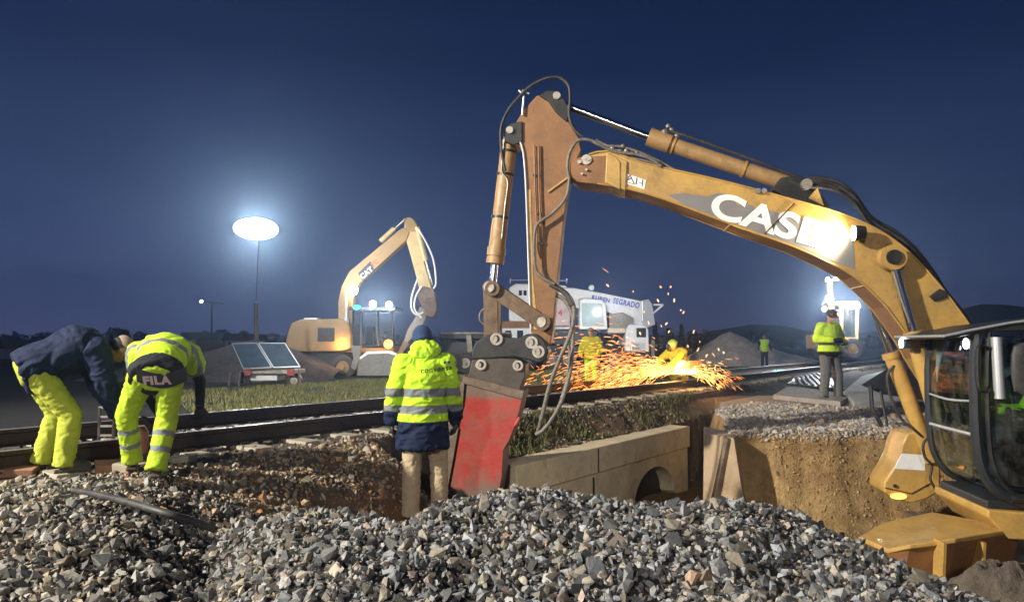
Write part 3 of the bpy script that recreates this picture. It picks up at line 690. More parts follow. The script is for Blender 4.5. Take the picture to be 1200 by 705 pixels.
mound('gravel_mound',c.x,42,4.5,3.0,'pale grey gravel mound beyond the track on the right',(.55,.50,.44),61,[(-.6,0,2.15,3.1,2.4),(2.0,0,1.0,3.0,1.8),(1.0,-.2,1.4,2.6,2)])
c=P(250,400,27)
mound('spoil_mound',c.x,27,4.2,3.0,'dark grey spoil mound behind the solar trailer',(.12,.105,.10),67,[(1.4,0,1.55,4.4,2.8),(-1.5,-.2,.9,3.2,2.4),(2.6,0,1.3,2.5,2)])
c=P(950,400,43)
# far houses
def house(px,pyt,Y,wpx,label,col,mt=None):
    c=P(px,400,Y); w=wpx*Y/850./2; top=P(px,pyt,Y).z
    th=thing('house',label,'house',(c.x,Y,.3)); hm=mat('house_wall',col,.9,0,.1)
    m=MB(); m.box((c.x,Y,(.3+top)/2),(w,3,(top-.3)/2)); m.build('wall',hm,th)
    m=MB(); m.prism([V((c.x-w-.3,Y-3.3,top+.003)),V((c.x+w+.3,Y-3.3,top+.003)),V((c.x+w*.9,Y-3.3,top+.7)),V((c.x-w*.9,Y-3.3,top+.7))],V((0,6.6,0))); m.build('roof',M['bark'],th)
    for k in(-.5,.45):
        m=MB(); m.box((c.x+k*w,Y-3.01,(.3+top)/2+.2),(w*.13,.03,.4)); m.build('window',M['dglass'],th)
house(238,398,70,16,'small orange lit house behind the far mound on the left',(.5,.24,.12))  # orange light on this house is put into its wall colour
house(288,399,75,22,'low pinkish house left of the thin mast',(.35,.24,.20))
house(10,408,60,50,'long low pale building at the far left edge',(.28,.24,.27))
# far pole
t=thing('utility_pole','thin dark pylon with a crossarm on the left horizon','pylon',P(248,400,70)-V((0,0,1)))
b=P(248,398,70); tp=P(248,352,70); m=MB(); m.tube([b,tp],[.12,.07],6); m.build('pole',M['dark'],t); m=MB(); m.beam(P(236,353,70),P(262,356,70),.1,.1); m.build('crossarm',M['dark'],t)
m=MB(); m.ell(P(236,353,69.9),(.12,.12,.12)); m.build('lamp',LAMP,t)
# ------------------------------------------------------------------ big excavator (boom plane)
AA=R(8); E=V((math.cos(AA),-math.sin(AA),0)); N=V((-math.sin(AA),-math.cos(AA),0)); UPV=V((0,0,1))
B0=P(630,400,8.6)
def PB(px,py,off=0.0):
    r=ray(px,py); o=V((0,0,CAMZ)); k=((B0+N*off-o).dot(N))/r.dot(N); return o+r*k
def L(p,off): # local coords of point in the boom frame
    return p
def plate(name,pts,off,w,material,parent,bevel=.01,front=None):
    """profile traced on the face that lies at off+w/2 from the boom centre plane"""
    f=off+w/2 if front is None else front
    m=MB(); m.prism([PB(a,b,f) for a,b in pts], N*(-w)); return m.build(name,material,parent,bevel=bevel)
def boss(m,px,py,off,r,w,n=24):
    c=PB(px,py,off); m.cyl(c+N*w/2,c-N*w/2,r,n=n)
ex=thing('excavator','large yellow tracked excavator with CASE lettering, its arm reaching over the trench','excavator',(6.2,7.2,-.95))
BW=.44
boom_top=[(673,187),(690,181),(713,177),(747,189),(780,197),(830,208),(882,221),(930,234),(970,245),(1001,256),(1028,269),(1050,283),(1072,302),(1100,333),(1130,372),(1165,425),(1200,505)]
boom_bot=[(1188,548),(1150,525),(1110,468),(1079,420),(1069,402),(1038,359),(1001,324),(970,307),(930,289),(882,272),(831,253),(780,234),(735,221),(700,215),(676,211)]
boom=plate('boom',boom_top+boom_bot,0,BW,M['case'],ex,.012)
# welded edge flanges, slightly proud
m=MB()
for line in (boom_top[1:-1],boom_bot[1:-1]):
    for side in (BW/2+.006,-BW/2-.006):
        m.tube([PB(a,b,BW/2)+N*(side-BW/2) for a,b in line],.011,6,sm=2)
m.build('weld_edge',M['case'],boom,smooth=True)
# underside plate (in the darker stick colour)
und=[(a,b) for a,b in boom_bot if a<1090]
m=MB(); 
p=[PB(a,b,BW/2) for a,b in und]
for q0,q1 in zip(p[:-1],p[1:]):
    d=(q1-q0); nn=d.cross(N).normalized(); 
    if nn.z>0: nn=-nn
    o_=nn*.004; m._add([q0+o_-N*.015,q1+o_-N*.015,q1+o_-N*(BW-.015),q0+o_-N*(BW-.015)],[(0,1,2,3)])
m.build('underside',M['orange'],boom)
m=MB()
for px,py in ((855,263),(1012,334)):
    c=PB(px,py,BW/2); m.beam(c+V((0,0,-.008))-N*.0,c+V((0,0,-.008))-N*BW,.02,.012)
m.build('weld_seam',M['case'],boom)
# nose casting and yellow clamp
plate('nose_fork',[(668,190),(680,184),(712,182),(722,190),(722,219),(700,216),(677,213),(668,205)],0,BW+.03,M['orange'],boom,.012)
plate('clamp',[(711,178),(722,184),(727,190),(727,222),(709,214)],0,BW+.075,M['case'],boom,.01)
plate('clamp',[(714,179),(735,189),(733,223),(722,220)],0,BW+.05,M['case'],boom,.01)
m=MB()
for px,py,r in ((679,190,.022),(690,187,.016),(687,199,.016),(682,204,.012)): boss(m,px,py,BW/2+.03,r,.04,12)
m.build('bolt',M['pin'],boom,smooth=True)
# decals
def decal(name,pts,off,material,th=.003,parent=boom):
    f=off; m=MB(); m.prism([PB(a,b,f) for a,b in pts],N*th); return m.build(name,material,parent)
decal('warning_sticker',[(729,202),(757,211),(755,222),(727,213)],BW/2+.001,M['letter'])
m=MB()
for a,b in (((733,213),(738,205)),((738,205),(743,216)),((743,216),(733,213)),((735.5,211),(740,208)),((746,208),(745,216)),((749,214),(753,215)),((753,210),(752,218))):
    m.beam(PB(*a,BW/2+.006),PB(*b,BW/2+.006),.004,.012,up=N)
m.build('warning_symbol',M['black'],boom)
sw=[(783,228),(800,226.5),(828,230),(842,226),(856,229),(864,240),(880,240),(890,247),(906,247),(918,252),(935,256),(966,264),(1000,272),(1002,316),(968,303),(930,286.5),(882,270),(831,251),(802,240)]
decal('decal_backing',sw,BW/2+.001,M['decal'])
o0=PB(829,251,BW/2+.0075); xd=PB(985,297,BW/2+.0075)-o0
text('lettering','CASE',.40,o0,xd,UPV,M['letter'],boom,.004,bold=.012,sx=1.34)
m=MB(); m.beam(PB(931,238,BW/2+.012),PB(896,274,BW/2+.012),.012,.012,up=N); m.build('pipe',M['black'],boom)
# stick
SW=.30
stick=plate('stick',[(629,112),(640,111),(647,119),(664,138),(678,161),(681,176),(680,192),(669,207),(666,222),(661,255),(654,320),(648,385),(645,402),(637,409),(628,404),(622,388),(619.5,338),(618,285),(616.5,229),(613,180),(603,160),(602,148),(612,131)],0,SW,M['orange'],ex,.012)
plate('stiffener',[(617,222),(622,222),(625,330),(631,386),(622,386),(619.5,330)],0,SW+.012,M['case'],stick,.004)
m=MB(); m.beam(PB(642,225,SW/2+.008),PB(667,207,SW/2+.008),.02,.03,up=N); m.build('weld_line',M['case'],stick)
m=MB(); m.tube([PB(x,y,SW/2+.03) for x,y in ((626,170),(627,220),(630,290),(634,303))],.012,8); m.tube([PB(x,y,SW/2+.03) for x,y in ((631,170),(632,225),(635,302))],.012,8)
m.build('steel_pipe',M['orange'],stick,smooth=True)
m=MB()
for px,py in ((628,205),(631,250),(634,285)): m.box(PB(px,py,SW/2+.02),(.03,.02,.012),(E,N,UPV))
m.build('pipe_clamp',M['black'],stick)
m=MB(); m.tube([PB(x,y,SW/2+.02) for x,y in ((608,163),(613,178),(616,215),(618,270),(620,330),(622,385))],.010,6,sm=3); m.build('grease_line',M['white'],stick,smooth=True)
plate('head_bracket',[(632,112),(640,106),(652,106),(661,116),(668,130),(664,142),(652,132),(642,118)],0,SW+.10,M['black'],stick,.01)
for a_,b_,r_,w_ in ((654,119,.045,SW+.14),(600,158,.042,SW+.12)):
    m=MB(); boss(m,a_,b_,0,r_,w_); m.build('pin',M['pin'],stick,smooth=True)
plate('cylinder_bracket',[(590,150),(600,144),(612,142),(612,166),(602,170),(591,165)],0,SW+.06,M['black'],stick,.01)
m=MB(); boss(m,688,193,0,.06,BW+.06); m.build('boom_pin',M['pin'],stick,smooth=True)
# vertical bucket cylinder in front of the stick
bc=MB(); 
a=PB(597,166,0); b=PB(581,302,0); bc.cyl(a,b,.098,n=28); bc.cyl(b,PB(580,309,0),.108,n=28); bc.cyl(PB(582.5,290,0),PB(581,300,0),.112,n=28)
bcyl=bc.build('bucket_cylinder',M['cyl'],ex,smooth=True)
m=MB(); m.cyl(PB(580,308,0),PB(577,336,0),.045,n=20); m.build('rod',M['chrome'],bcyl,smooth=True)
m=MB(); m.tube([PB(x,y,.11) for x,y in ((593,150),(590,172),(588,200),(595,213),(592,240),(588,280))],.011,8,sm=4); m.build('feed_pipe',M['steel'],bcyl,smooth=True)
m=MB()
for px,py in ((595,178),(592,205),(586,255)): 
    c=PB(px,py,0); d=(PB(581,302,0)-PB(597,166,0)).normalized(); m.ring(c,d,.106,.09,.03)
m.build('band',M['black'],bcyl,smooth=True)
# arm cylinder above the boom
a=PB(764,162,0); b=PB(928,217,0); m=MB(); m.cyl(a,b,.088,n=28); m.cyl(PB(760,160,0),PB(785,169,0),.108,n=28)
acyl=m.build('arm_cylinder',M['cyl'],ex,smooth=True)
m=MB(); m.cyl(PB(658,122,0),a,.045,n=20); m.build('rod',M['chrome'],acyl,smooth=True)
for q_ in ((789,170.5),(872,198)):
    m=MB(); m.ring(PB(*q_,0),(b-a),.10,.085,.02); m.build('band',M['case'],acyl,smooth=True)
m=MB()
for k,(ox,oz) in enumerate(((.05,.12),(-.06,.13))):
    m.tube([PB(x,y,ox)+V((0,0,oz*0+.0)) for x,y in ((781,153),(800,158),(840,172),(890,190),(925,204),(952,214))],.018,8,sm=3)
m.build('feed_pipe',M['rubber'],acyl,smooth=True)
m=MB()
for dx,dy,r in ((0,0,.05),(8,-3,.035),(14,3,.03),(4,-8,.03)): m.ell(PB(779+dx,156+dy,.03),(r,r,r),nu=10,nv=6)
m.build('valve_block',M['steel'],acyl)
plate('cylinder_mount',[(905,222),(915,208),(938,205),(950,212),(972,240),(966,246),(930,234)],0,.30,M['black'],boom,.01)
m=MB(); boss(m,940,220,0,.06,.42); m.build('pin',M['pin'],boom,smooth=True)
plate('gusset',[(948,232),(958,219),(966,241)],0,.34,M['case'],boom,.004)
m=MB()
for dx in (0,7): boss(m,888+dx,224,.23,.03,.06,12)
m.build('bracket',M['pin'],boom,smooth=True)
# hoses over the boom top
def hose(name,pts,off,r,material=None,parent=ex,sm=6):
    m=MB(); offs=off if isinstance(off,(list,tuple)) else [off]*len(pts)
    m.tube([PB(x,y,o) for (x,y),o in zip(pts,offs)],r,10,sm=sm); return m.build(name,material or M['rubber'],parent,smooth=True)
for k,(dy,of) in enumerate(((0,.10),(-4,.0),(4,-.10),(7,.16))):
    hose('hose',[(948,212+dy),(965,213+dy),(985,219+dy),(1003,234+dy),(1018,256+dy),(1032,266+dy),(1050,276+dy),(1072,295+dy),(1092,320+dy),(1108,345+dy),(1128,370+dy),(1160,420+dy)],of,.021)
hose('hard_line',[(1060,296),(1080,318),(1098,345),(1110,362),(1130,386),(1150,410)],.17,.014,M['case'])
hose('hard_line',[(1070,290),(1090,312),(1106,344),(1120,362),(1134,374)],-.05,.014,M['case'])
plate('hose_clamp',[(1090,347),(1102,338),(1112,342),(1110,348),(1096,353)],.1,.3,M['black'],boom,.006)
# hoses at the joint
hose('hose',[(592,200),(588,178),(587,152),(594,132),(607,115),(622,101),(640,92),(655,91),(666,100),(668,115),(667,135),(672,150),(682,160)],.20,.018)
hose('hose',[(775,195),(762,186),(745,181),(722,178),(703,170),(690,164),(677,165),(668,178),(665,195),(667,212),(663,232),(648,249),(637,257),(629,264),(626,280),(626,300),(628,316),(637,326),(650,333)],.24,.019,M['hose'])
hose('hose',[(790,199),(770,188),(750,179),(728,172),(712,171),(698,164)],.16,.018,M['hose'])
hose('hose',[(782,198),(765,191),(744,186),(733,186)],.20,.014,M['steel'])
m=MB()
for dx,dy,r in ((0,0,.04),(9,4,.045),(16,2,.03),(22,6,.035),(12,-4,.025),(28,4,.02)): m.ell(PB(718+dx,175+dy,.18),(r,r*.8,r),nu=10,nv=6)
for dx in (0,10,20): m.box(PB(722+dx,179+dx*.2,.15),(.03,.05,.025),(E,N,UPV))
m.build('valve_block',M['steel'],ex)
m=MB(); m.tube([PB(612,135,.18),PB(614,112,.18),PB(608,106,.18)],.014,8); m.tube([PB(620,110,.18),PB(612,106,.18)],.012,8); m.build('hose_bracket',M['alu'],stick)
# bucket linkage
def bar(name,p0,p1,w,th,off,material,parent,pinr=.05,both=True):
    for s_ in ((-1,1) if both else (1,)):
        m=MB(); c0=PB(*p0,off); c1=PB(*p1,off); o_=N*(s_*off) if both else V((0,0,0))
        c0=PB(*p0,0)+o_; c1=PB(*p1,0)+o_
        d=(c1-c0).normalized(); u=d.cross(N).normalized()
        pts=[]
        for k in range(9): a=math.pi/2+math.pi*k/8; pts.append(c0+d*math.cos(a)*w+u*math.sin(a)*w)
        for k in range(9): a=-math.pi/2+math.pi*k/8; pts.append(c1+d*math.cos(a)*w+u*math.sin(a)*w)
        m.prism([p+N*th/2 for p in pts],-N*th); m.build(name,material,parent,bevel=.006)
bar('link_arm',(577,338),(635,377),.085,.05,.19,M['arm'],ex)
bar('link_arm',(577,338),(578,398),.085,.05,.13,M['arm'],ex)
for px,py,r,w in ((577,338,.062,.50),(635,377,.07,.50)):
    m=MB(); boss(m,px,py,0,r,w); lp=m.build('link_pin',M['pin'],ex,smooth=True)
    m=MB(); m.ring(PB(px,py,.245),N,r*1.42,r*.88,.03); m.build('pin_collar',M['arm'],lp,smooth=True)
# hook shaped lug left of the link
m=MB(); m.tube([PB(571,359,.1),PB(563,366,.1),PB(563,376,.1),PB(571,382,.1)],.012,8,sm=4); m.build('lug',M['tool'],ex,smooth=True)
# quick coupler
cp=plate('quick_coupler',[(553,412),(557,401),(570,392),(582,390),(594,395),(606,396),(618,391),(629,391),(638,399),(643,411),(640,421),(632,425),(617,421),(600,418),(553,421)],0,.40,M['black'],ex,.015)
for px,py in ((582,397),(623,401),(631,412)):
    m=MB(); m.ring(PB(px,py,.212),N,.072,.042,.025); boss(m,px,py,.0,.044,.43); m.build('pin',M['pin'],cp,smooth=True)
ear=plate('ear_plate',[(553,422),(560,418),(605,420),(616,426),(615,440),(608,460),(548,444)],0,.36,mat('greasy_plate',(.055,.045,.038),.5,.2,.3,8,dirt=(.13,.09,.06),dirt_amt=.5,dirt_scale=6,bump=.3),cp,.012)
for px,py in ((564,427),(607,428)):
    m=MB(); m.ring(PB(px,py,.195),N,.062,.036,.03); boss(m,px,py,0,.036,.40); m.build('pin',M['pin'],ear,smooth=True)
# bucket: two cheeks, curved shell, lip with teeth
bk=MB()
cheek=[(544,444),(613,461),(609,480),(604,497),(597,515),(590,527),(588,560),(580,596),(518,600),(520,572),(524,545),(534,500),(541,465)]
for s_ in (.24,-.24):
    bk.prism([PB(a,b,.24)+N*(s_-.24+(.0 if s_>0 else .03)) for a,b in cheek],-N*.03)
bucket=bk.build('bucket',M['red'],ex,bevel=.006)
m=MB(); shell=[(544,444),(580,452),(613,461),(609,480),(604,497),(597,515),(590,527),(588,560),(580,596)]
o_=PB(560,520,.24)
for (a,b),(c,d) in zip(shell[:-1],shell[1:]):
    p0=PB(a,b,.24)+N*.002;p1=PB(c,d,.24)+N*.002; q0=p0+(o_-p0).normalized()*.03; q1=p1+(o_-p1).normalized()*.03
    m._add([p0-N*.012,p1-N*.012,q1-N*.012,q0-N*.012,p0-N*.478,p1-N*.478,q1-N*.478,q0-N*.478],[(0,1,2,3),(4,7,6,5),(0,4,5,1),(1,5,6,2),(2,6,7,3),(3,7,4,0)])
m.build('shell',M['tool'],bucket)
edge=[(543,447),(541,470),(534,500),(527,540),(521,572),(519,600)]
for s_ in (.245,-.245): 
    m=MB(); pp=[PB(a-3,b,.245)+N*(s_-.245) for a,b in edge]; 
    for k in range(len(pp)-1): m.beam(pp[k],pp[k+1],.10 if k<2 else .14,.035,up=N)
    m.build('side_cutter',M['tool'],bucket,bevel=.005)
plate('top_plate',[(543,440),(614,458),(612,468),(542,449)],0,.52,M['tool'],bucket,.006)
m=MB()
for k in range(4): 
    c=PB(522,600,.24)-N*(.02+.15*k); m._add([c+E*.03+N*.04+V((0,0,.0)),c-E*.03+N*.04,c-E*.03-N*.04,c+E*.03-N*.04,c+V((0,0,-.16))],[(0,1,2,3),(0,1,4),(1,2,4),(2,3,4),(3,0,4)])
m.build('teeth',M['steel'],bucket)
m=MB(); m.tube([PB(609,489,.26),PB(606,495,.28),PB(602,500,.26)],[.02,.024,.014],8); m.build('hook',M['red'],bucket,smooth=True)
# long dusty hoses hanging beside the coupler
hose('hanging_hose',[(648,334),(660,341),(670,352),(673,368),(668,392),(656,420),(644,452),(637,480),(632,500),(630,507)],[.2,.22,.25,.27,.3,.32,.33,.33,.3,.25],.024,M['hose'])
hose('hanging_hose',[(650,345),(662,352),(671,372),(671,410),(667,440),(658,470),(646,492),(636,504),(628,509)],[.1,.12,.15,.2,.24,.28,.3,.3,.28],.024,M['hose'])
hose('hanging_hose',[(665,395),(668,420),(663,450),(653,480),(640,500)],.12,.02,M['hose'])
hose('sleeve',[(645,333),(655,338),(665,346),(671,358)],[.2,.21,.23,.26],.032,M['rubber'])
# boom cylinders
for s_ in (1,-1):
    off=s_*.32
    top=PB(1045,302,.32)+N*(off-.32); bot=PB(1108,520,.32)+N*(off-.32)
    if s_<0: top=PB(1012,330,-.32); bot=PB(1092,540,-.32)
    mid=top.lerp(bot,.40)
    m=MB(); m.cyl(mid,bot,.085,n=24); m.cyl(mid,top.lerp(bot,.43),.10,n=24); bcy=m.build('boom_cylinder',M['case'],ex,smooth=True)
    m=MB(); m.cyl(top,mid,.045,n=20); m.build('rod',M['chrome'],bcy,smooth=True)
m=MB(); c=PB(1045,302,.32); m.ring(c,N,.135,.08,.13); cb=m.build('cylinder_eye',M['case'],ex,smooth=True)
m=MB(); m.cyl(c+N*.09,c-N*.75,.078,n=24); m.build('boom_pin',M['black'],cb,smooth=True)
m=MB(); m.tube([PB(1047,318,.40),PB(1056,350,.40),PB(1066,378,.40)],.014,8); m.build('grease_line',M['steel'],ex,smooth=True)
hose('hose',[(1048,428),(1040,440),(1044,465),(1056,490),(1070,502),(1082,512)],-.25,.016)
# boom work lamp
wl=thing_lamp=None
c=PB(1003,273,BW/2+.13)
m=MB(); m.cyl(c+E*.09,c-E*.02,.075,.085,n=20); lampb=m.build('work_lamp',M['black'],ex,smooth=True)
m=MB(); m.cyl(c-E*.021,c-E*.030,.078,n=20); m.build('lens',LAMPW,lampb)
m=MB(); m.box(c+E*.04-N*.08,(.03,.07,.03),(E,N,UPV)); m.build('bracket',M['black'],lampb)
light('boom_lamp','SPOT',c-E*.05,95,(1,.86,.58),.05,target=c-E*2.2-N*.62-V((0,0,-.10)),spot=150,blend=.6)
# cab -----------------------------------------------------------------
CF=PB(1086,400,.40); 
def C(lx,off,z): # lx along E from the cab front, off from boom plane, z world
    p=V((CF.x,CF.y,0))+E*lx+N*(off-.40); p.z=z; return p
O1,O2=.40,1.40     # inner and outer side of cab
ZB,ZT=.30,1.79
prof=[(.40,ZB-.05),(.18,ZB+.04),(.05,ZB+.22),(0,ZB+.5),(0.0,ZT-.4),(.03,ZT)]   # front edge profile lx,z
def pillar(off,w=.035,nm='front_pillar'):
    m=MB(); m.tube([C(lx,off,z) for lx,z in prof],w,8,sm=4); return m.build(nm,M['dark'],cab,smooth=True)
cabm=MB(); cabm.box(C(.85,(O1+O2)/2,ZB-.07),(.78,.48,.04),(E,N,UPV)); cab=cabm.build('cab',M['dark'],ex,bevel=.02)
pillar(O1); pillar(O2,.05)
m=MB(); m.tube([C(lx+.10,O2+.012,z) for lx,z in prof],.024,8,sm=4); m.build('door_frame',M['black'],cab,smooth=True)
# glass
m=MB(); pr=[V(C(lx,0,z)) for lx,z in prof]
def strip(pts,oa,ob,m):
    for (a,za),(b,zb) in zip(pts[:-1],pts[1:]):
        m._add([C(a,oa,za),C(b,oa,zb),C(b,ob,zb),C(a,ob,za)],[(0,1,2,3)])
fine=[]; cp_=catmull([V((a,0,b)) for a,b in prof],4); fine=[(p.x,p.z) for p in cp_]
strip(fine,O1+.03,O2-.04,m); m.build('windscreen',M['glass'],cab,smooth=True)
m=MB(); m._add([C(.16,O2+.005,ZB+.12),C(1.55,O2+.005,ZB),C(1.55,O2+.005,ZT-.06),C(.12,O2+.005,ZT-.06),C(.10,O2+.005,ZB+.5)],[(0,1,2,3,4)]); m.build('door_glass',M['glass'],cab)
m=MB(); m._add([C(.16,O1,ZB+.12),C(1.55,O1,ZB),C(1.55,O1,ZT-.06),C(.12,O1,ZT-.06),C(.10,O1,ZB+.5)],[(0,1,2,3,4)]); m.build('side_glass',M['glass'],cab)
m=MB(); m._add([C(1.6,O1,ZB+.5),C(1.6,O2,ZB+.5),C(1.6,O2,ZT),C(1.6,O1,ZT)],[(0,1,2,3)]); m.build('rear_glass',M['glass'],cab)
for off in (O1,O2):
    m=MB(); m.tube([C(1.62,off,ZB),C(1.6,off,ZT)],.05,8); m.build('rear_pillar',M['dark'],cab,smooth=True)
m=MB(); m.tube([C(.005,O1,ZB+.86),C(-.01,(O1+O2)/2,ZB+.835),C(.005,O2,ZB+.86)],.012,8,sm=5); m.build('wiper_rail',M['alu'],cab,smooth=True)
m=MB(); m.tube([C(.0,O1,ZB+.55),C(-.01,(O1+O2)/2,ZB+.55),C(.0,O2,ZB+.55)],.017,8,sm=4); m.build('glass_bar',M['alu'],cab,smooth=True)
m=MB(); m.tube([C(.25,O2+.02,ZB+.0),C(1.6,O2+.02,ZB-.03)],.045,8); m.build('door_sill',M['black'],cab,smooth=True)
# roof with front visor
m=MB(); m.prism([C(-.28,O1-.06,ZT-.07),C(-.30,O1-.06,ZT-.045),C(.25,O1-.06,ZT+.07),C(1.0,O1-.06,ZT+.16),C(1.65,O1-.06,ZT+.19),C(1.68,O1-.06,ZT+.02),C(.1,O1-.06,ZT)],N*1.14); m.build('roof',M['dark'],cab,bevel=.025,seg=3)
m=MB(); m.tube([C(-.295,O1-.05,ZT-.04),C(-.295,O2+.1,ZT-.04)],.012,8); m.tube([C(-.29,O2+.1,ZT-.04),C(.25,O2+.1,ZT+.075),C(1.0,O2+.1,ZT+.165),C(1.65,O2+.1,ZT+.20)],.012,8,sm=2); m.build('roof_edge',M['alu'],cab,smooth=True)
for lx_,off in ((-.22,O1+.02),(.02,O2-.10)):
    c=C(lx_,off,ZT-.11); m=MB(); m.box(c,(.035,.065,.05),(E,N,UPV)); h=m.build('cab_lamp',M['black'],cab,bevel=.01)
    m=MB(); m.cyl(c-E*.036,c-E*.044,.046,n=18); m.build('lens',LAMP,h)
    light('cab_lamp_light','SPOT',c-E*.08,22,(.95,.97,1),.04,target=c-E*4-V((0,0,2.0)),spot=120,blend=.6)
# handrail + mirror on the outer pillar
m=MB(); ry=O2+.10
m.tube([C(.10,O2+.03,ZT-.16),C(.06,ry,ZT-.13),C(-.02,ry+.02,ZT-.16),C(-.02,ry+.02,ZT-.50),C(.06,ry,ZT-.53),C(.10,O2+.03,ZT-.50)],.014,8,sm=5); m.build('handrail',M['black'],cab,smooth=True)
m=MB(); m.tube([C(.16,O2+.07,ZT-.05),C(.17,O2+.07,ZT-.6)],.045,12); m.build('light_tube',M['alu'],cab,smooth=True)
m=MB(); c=C(.36,O2+.13,ZT-.33); m.loft([(c+V((0,0,z)),E*w,N*.045) for z,w in ((-.23,.05),(-.2,.10),(-.05,.12),(.12,.115),(.2,.09),(.23,.04))],20); mir=m.build('mirror',M['rubber'],cab,smooth=True)
m=MB(); m.tube([C(.36,O2+.12,ZT-.55),C(.37,O2+.1,ZT-.85)],.012,8); m.build('mirror_arm',M['alu'],mir,smooth=True)
# interior
st=MB(); st.box(C(.95,.9,ZB+.40),(.24,.25,.07),(E,N,UPV)); st.box(C(1.2,.9,ZB+.75),(.07,.24,.36),(E,N,UPV)); st.box(C(1.0,.9,ZB+.18),(.16,.16,.16),(E,N,UPV)); st.build('seat',M['rubber'],cab,bevel=.04,seg=3)
m=MB(); m.box(C(.55,.62,ZB+.32),(.22,.10,.30),(E,N,UPV)); m.box(C(.5,1.16,ZB+.25),(.2,.08,.24),(E,N,UPV)); m.build('console',M['black'],cab,bevel=.03)
m=MB(); m.tube([C(.50,.70,ZB+.5),C(.44,.70,ZB+.75)],.014,8); m.ell(C(.43,.70,ZB+.78),(.03,.03,.05)); m.tube([C(.46,1.12,ZB+.45),C(.42,1.12,ZB+.7)],.014,8); m.ell(C(.41,1.12,ZB+.74),(.03,.03,.05)); m.build('lever',M['rubber'],cab,smooth=True)
m=MB(); m.box(C(.12,.52,ZB+.62),(.03,.07,.055),(E,N,UPV)); m.tube([C(.10,.45,ZB+.66),C(.14,.62,ZB+.62),C(.2,.7,ZB+.55)],.012,8,sm=3); m.build('monitor',M['black'],cab,bevel=.006)
m=MB()
for k in range(5): 
    m.tube([C(.04+.01*k,O1+.16+.03*k,ZT-.05),C(.04,O1+.12+.012*k,ZT-.34),C(.05,O1+.10,ZT-.5)],.006,6,sm=3)
m.build('curtain_strings',M['white'],cab,smooth=True)
# orange skirt below the cab with amber lamp
m=MB(); m.prism([C(.05,O2+.04,ZB-.10),C(.05,O2+.04,ZB-.17),C(.22,O2+.04,ZB-.36),C(1.9,O2+.04,ZB-.40),C(1.9,O2+.04,ZB-.12),C(.4,O2+.04,ZB-.12)],-N*1.1); sk=m.build('platform',M['case'],ex,bevel=.02,seg=3)
m=MB(); m.ell(C(.50,O2+.05,ZB-.24),(.10,.02,.045),(E,N,UPV)); m.build('marker_lamp',LAMPO,sk,smooth=True)
m=MB(); m.box(C(2.9,.45,.55),(1.25,1.0,.55),(E,N,UPV)); hs=m.build('engine_house',M['case'],ex,bevel=.08,seg=4)
for k in range(7):
    m=MB(); m.box(C(2.4,1.455,.35+k*.07),(.35,.008,.014),(E,N,UPV)); m.build('louvre',M['black'],hs)
m=MB(); m.tube([C(4.1,-.5,.05),C(4.35,-.2,.5),C(4.45,.45,.55),C(4.35,1.1,.5),C(4.1,1.4,.05)],.35,12,sm=4); m.build('counterweight',M['case'],ex,smooth=True)
# boxed right front of the platform
bx=[(1088,503),(1063,507),(1057,520),(1052,540),(1036,565),(1036,577),(1046,583),(1068,590),(1086,585),(1103,576),(1103,505)]
tb=plate('tool_box',bx,-.55,.5,M['case'],ex,.03)
plate('grip_strip',[(1057,531),(1085,533),(1084,551),(1048,549)],-.55,.506,M['white'],tb,.003)
m=MB(); m.tube([PB(1037,571,-.29),PB(1068,578,-.29),PB(1090,566,-.29)],.006,6); m.build('seam',M['black'],tb)
m=MB(); m.ell(PB(1053,581,-.29),(.09,.02,.035),(E,N,UPV)); m.build('marker_lamp',LAMPO,tb,smooth=True)
m=MB(); boss(m,1049,569,-.29,.02,.02,12); m.build('lock',M['black'],tb)
hose('hose',[(1090,510),(1082,520),(1084,535),(1092,545),(1090,560),(1096,572)],.1,.014)
# undercarriage: sloping yellow blade/track guard with ribs, tracks below
def D(px,py,Y): return P(px,py,Y)
top=[D(1006,628,6.9),D(1036,611,7.25),D(1092,599,7.5),D(1196,618,6.7),D(1120,630,6.25),D(1066,637,6.3),D(1040,643,6.45)]
m=MB(); m.prism(top,V((0,0,-.045))); guard=m.build('blade_deck',M['case'],ex,bevel=.015)
m=MB(); 
low=[D(1066,637,6.32)-V((0,0,.03)),D(1120,630,6.27)-V((0,0,.03)),D(1196,618,6.72)-V((0,0,.03))]
for a_,b_ in zip(low[:-1],low[1:]): 
    m._add([a_,b_,b_+V((0,.15,-.38)),a_+V((0,.15,-.38))],[(0,1,2,3)])
    m._add([a_+V((0,.03,0)),b_+V((0,.03,0)),b_+V((0,.18,-.38)),a_+V((0,.18,-.38))],[(0,3,2,1)])
a_=D(1040,643,6.45)-V((0,0,.03)); b_=low[0]; m._add([a_,b_,b_+V((0,.15,-.38)),a_+V((0,.2,-.25))],[(0,1,2,3)])
m.build('blade_face',M['orange'],guard)
for px,Y in ((1104,6.22),(1150,6.40)):
    m=MB(); c=D(px,638,Y); m.prism([c+V((-.012,-.05,.03)),c+V((-.012,.10,.03)),c+V((-.012,.14,-.36)),c+V((-.012,-.0,-.36))],V((.024,0,0)))
    m.build('rib',M['case'],guard)
for off in (1.05,-1.15):
    lo=[(.55,-.50),(.25,-.62),(.10,-.78),(.2,-.95),(3.9,-.95),(4.0,-.75),(3.85,-.55),(3.5,-.45),(.9,-.42)]
    m=MB(); m.prism([C(a,off+.25,b) for a,b in lo],-N*.5); tr=m.build('track',M['black'],ex,bevel=.03)
    m=MB()
    for k in range(22):
        m.box(C(.45+k*.16,off,-.43 if k>2 else -.47),(.06,.27,.02),(E,N,UPV))
    m.build('track_shoes',M['tool'],tr)
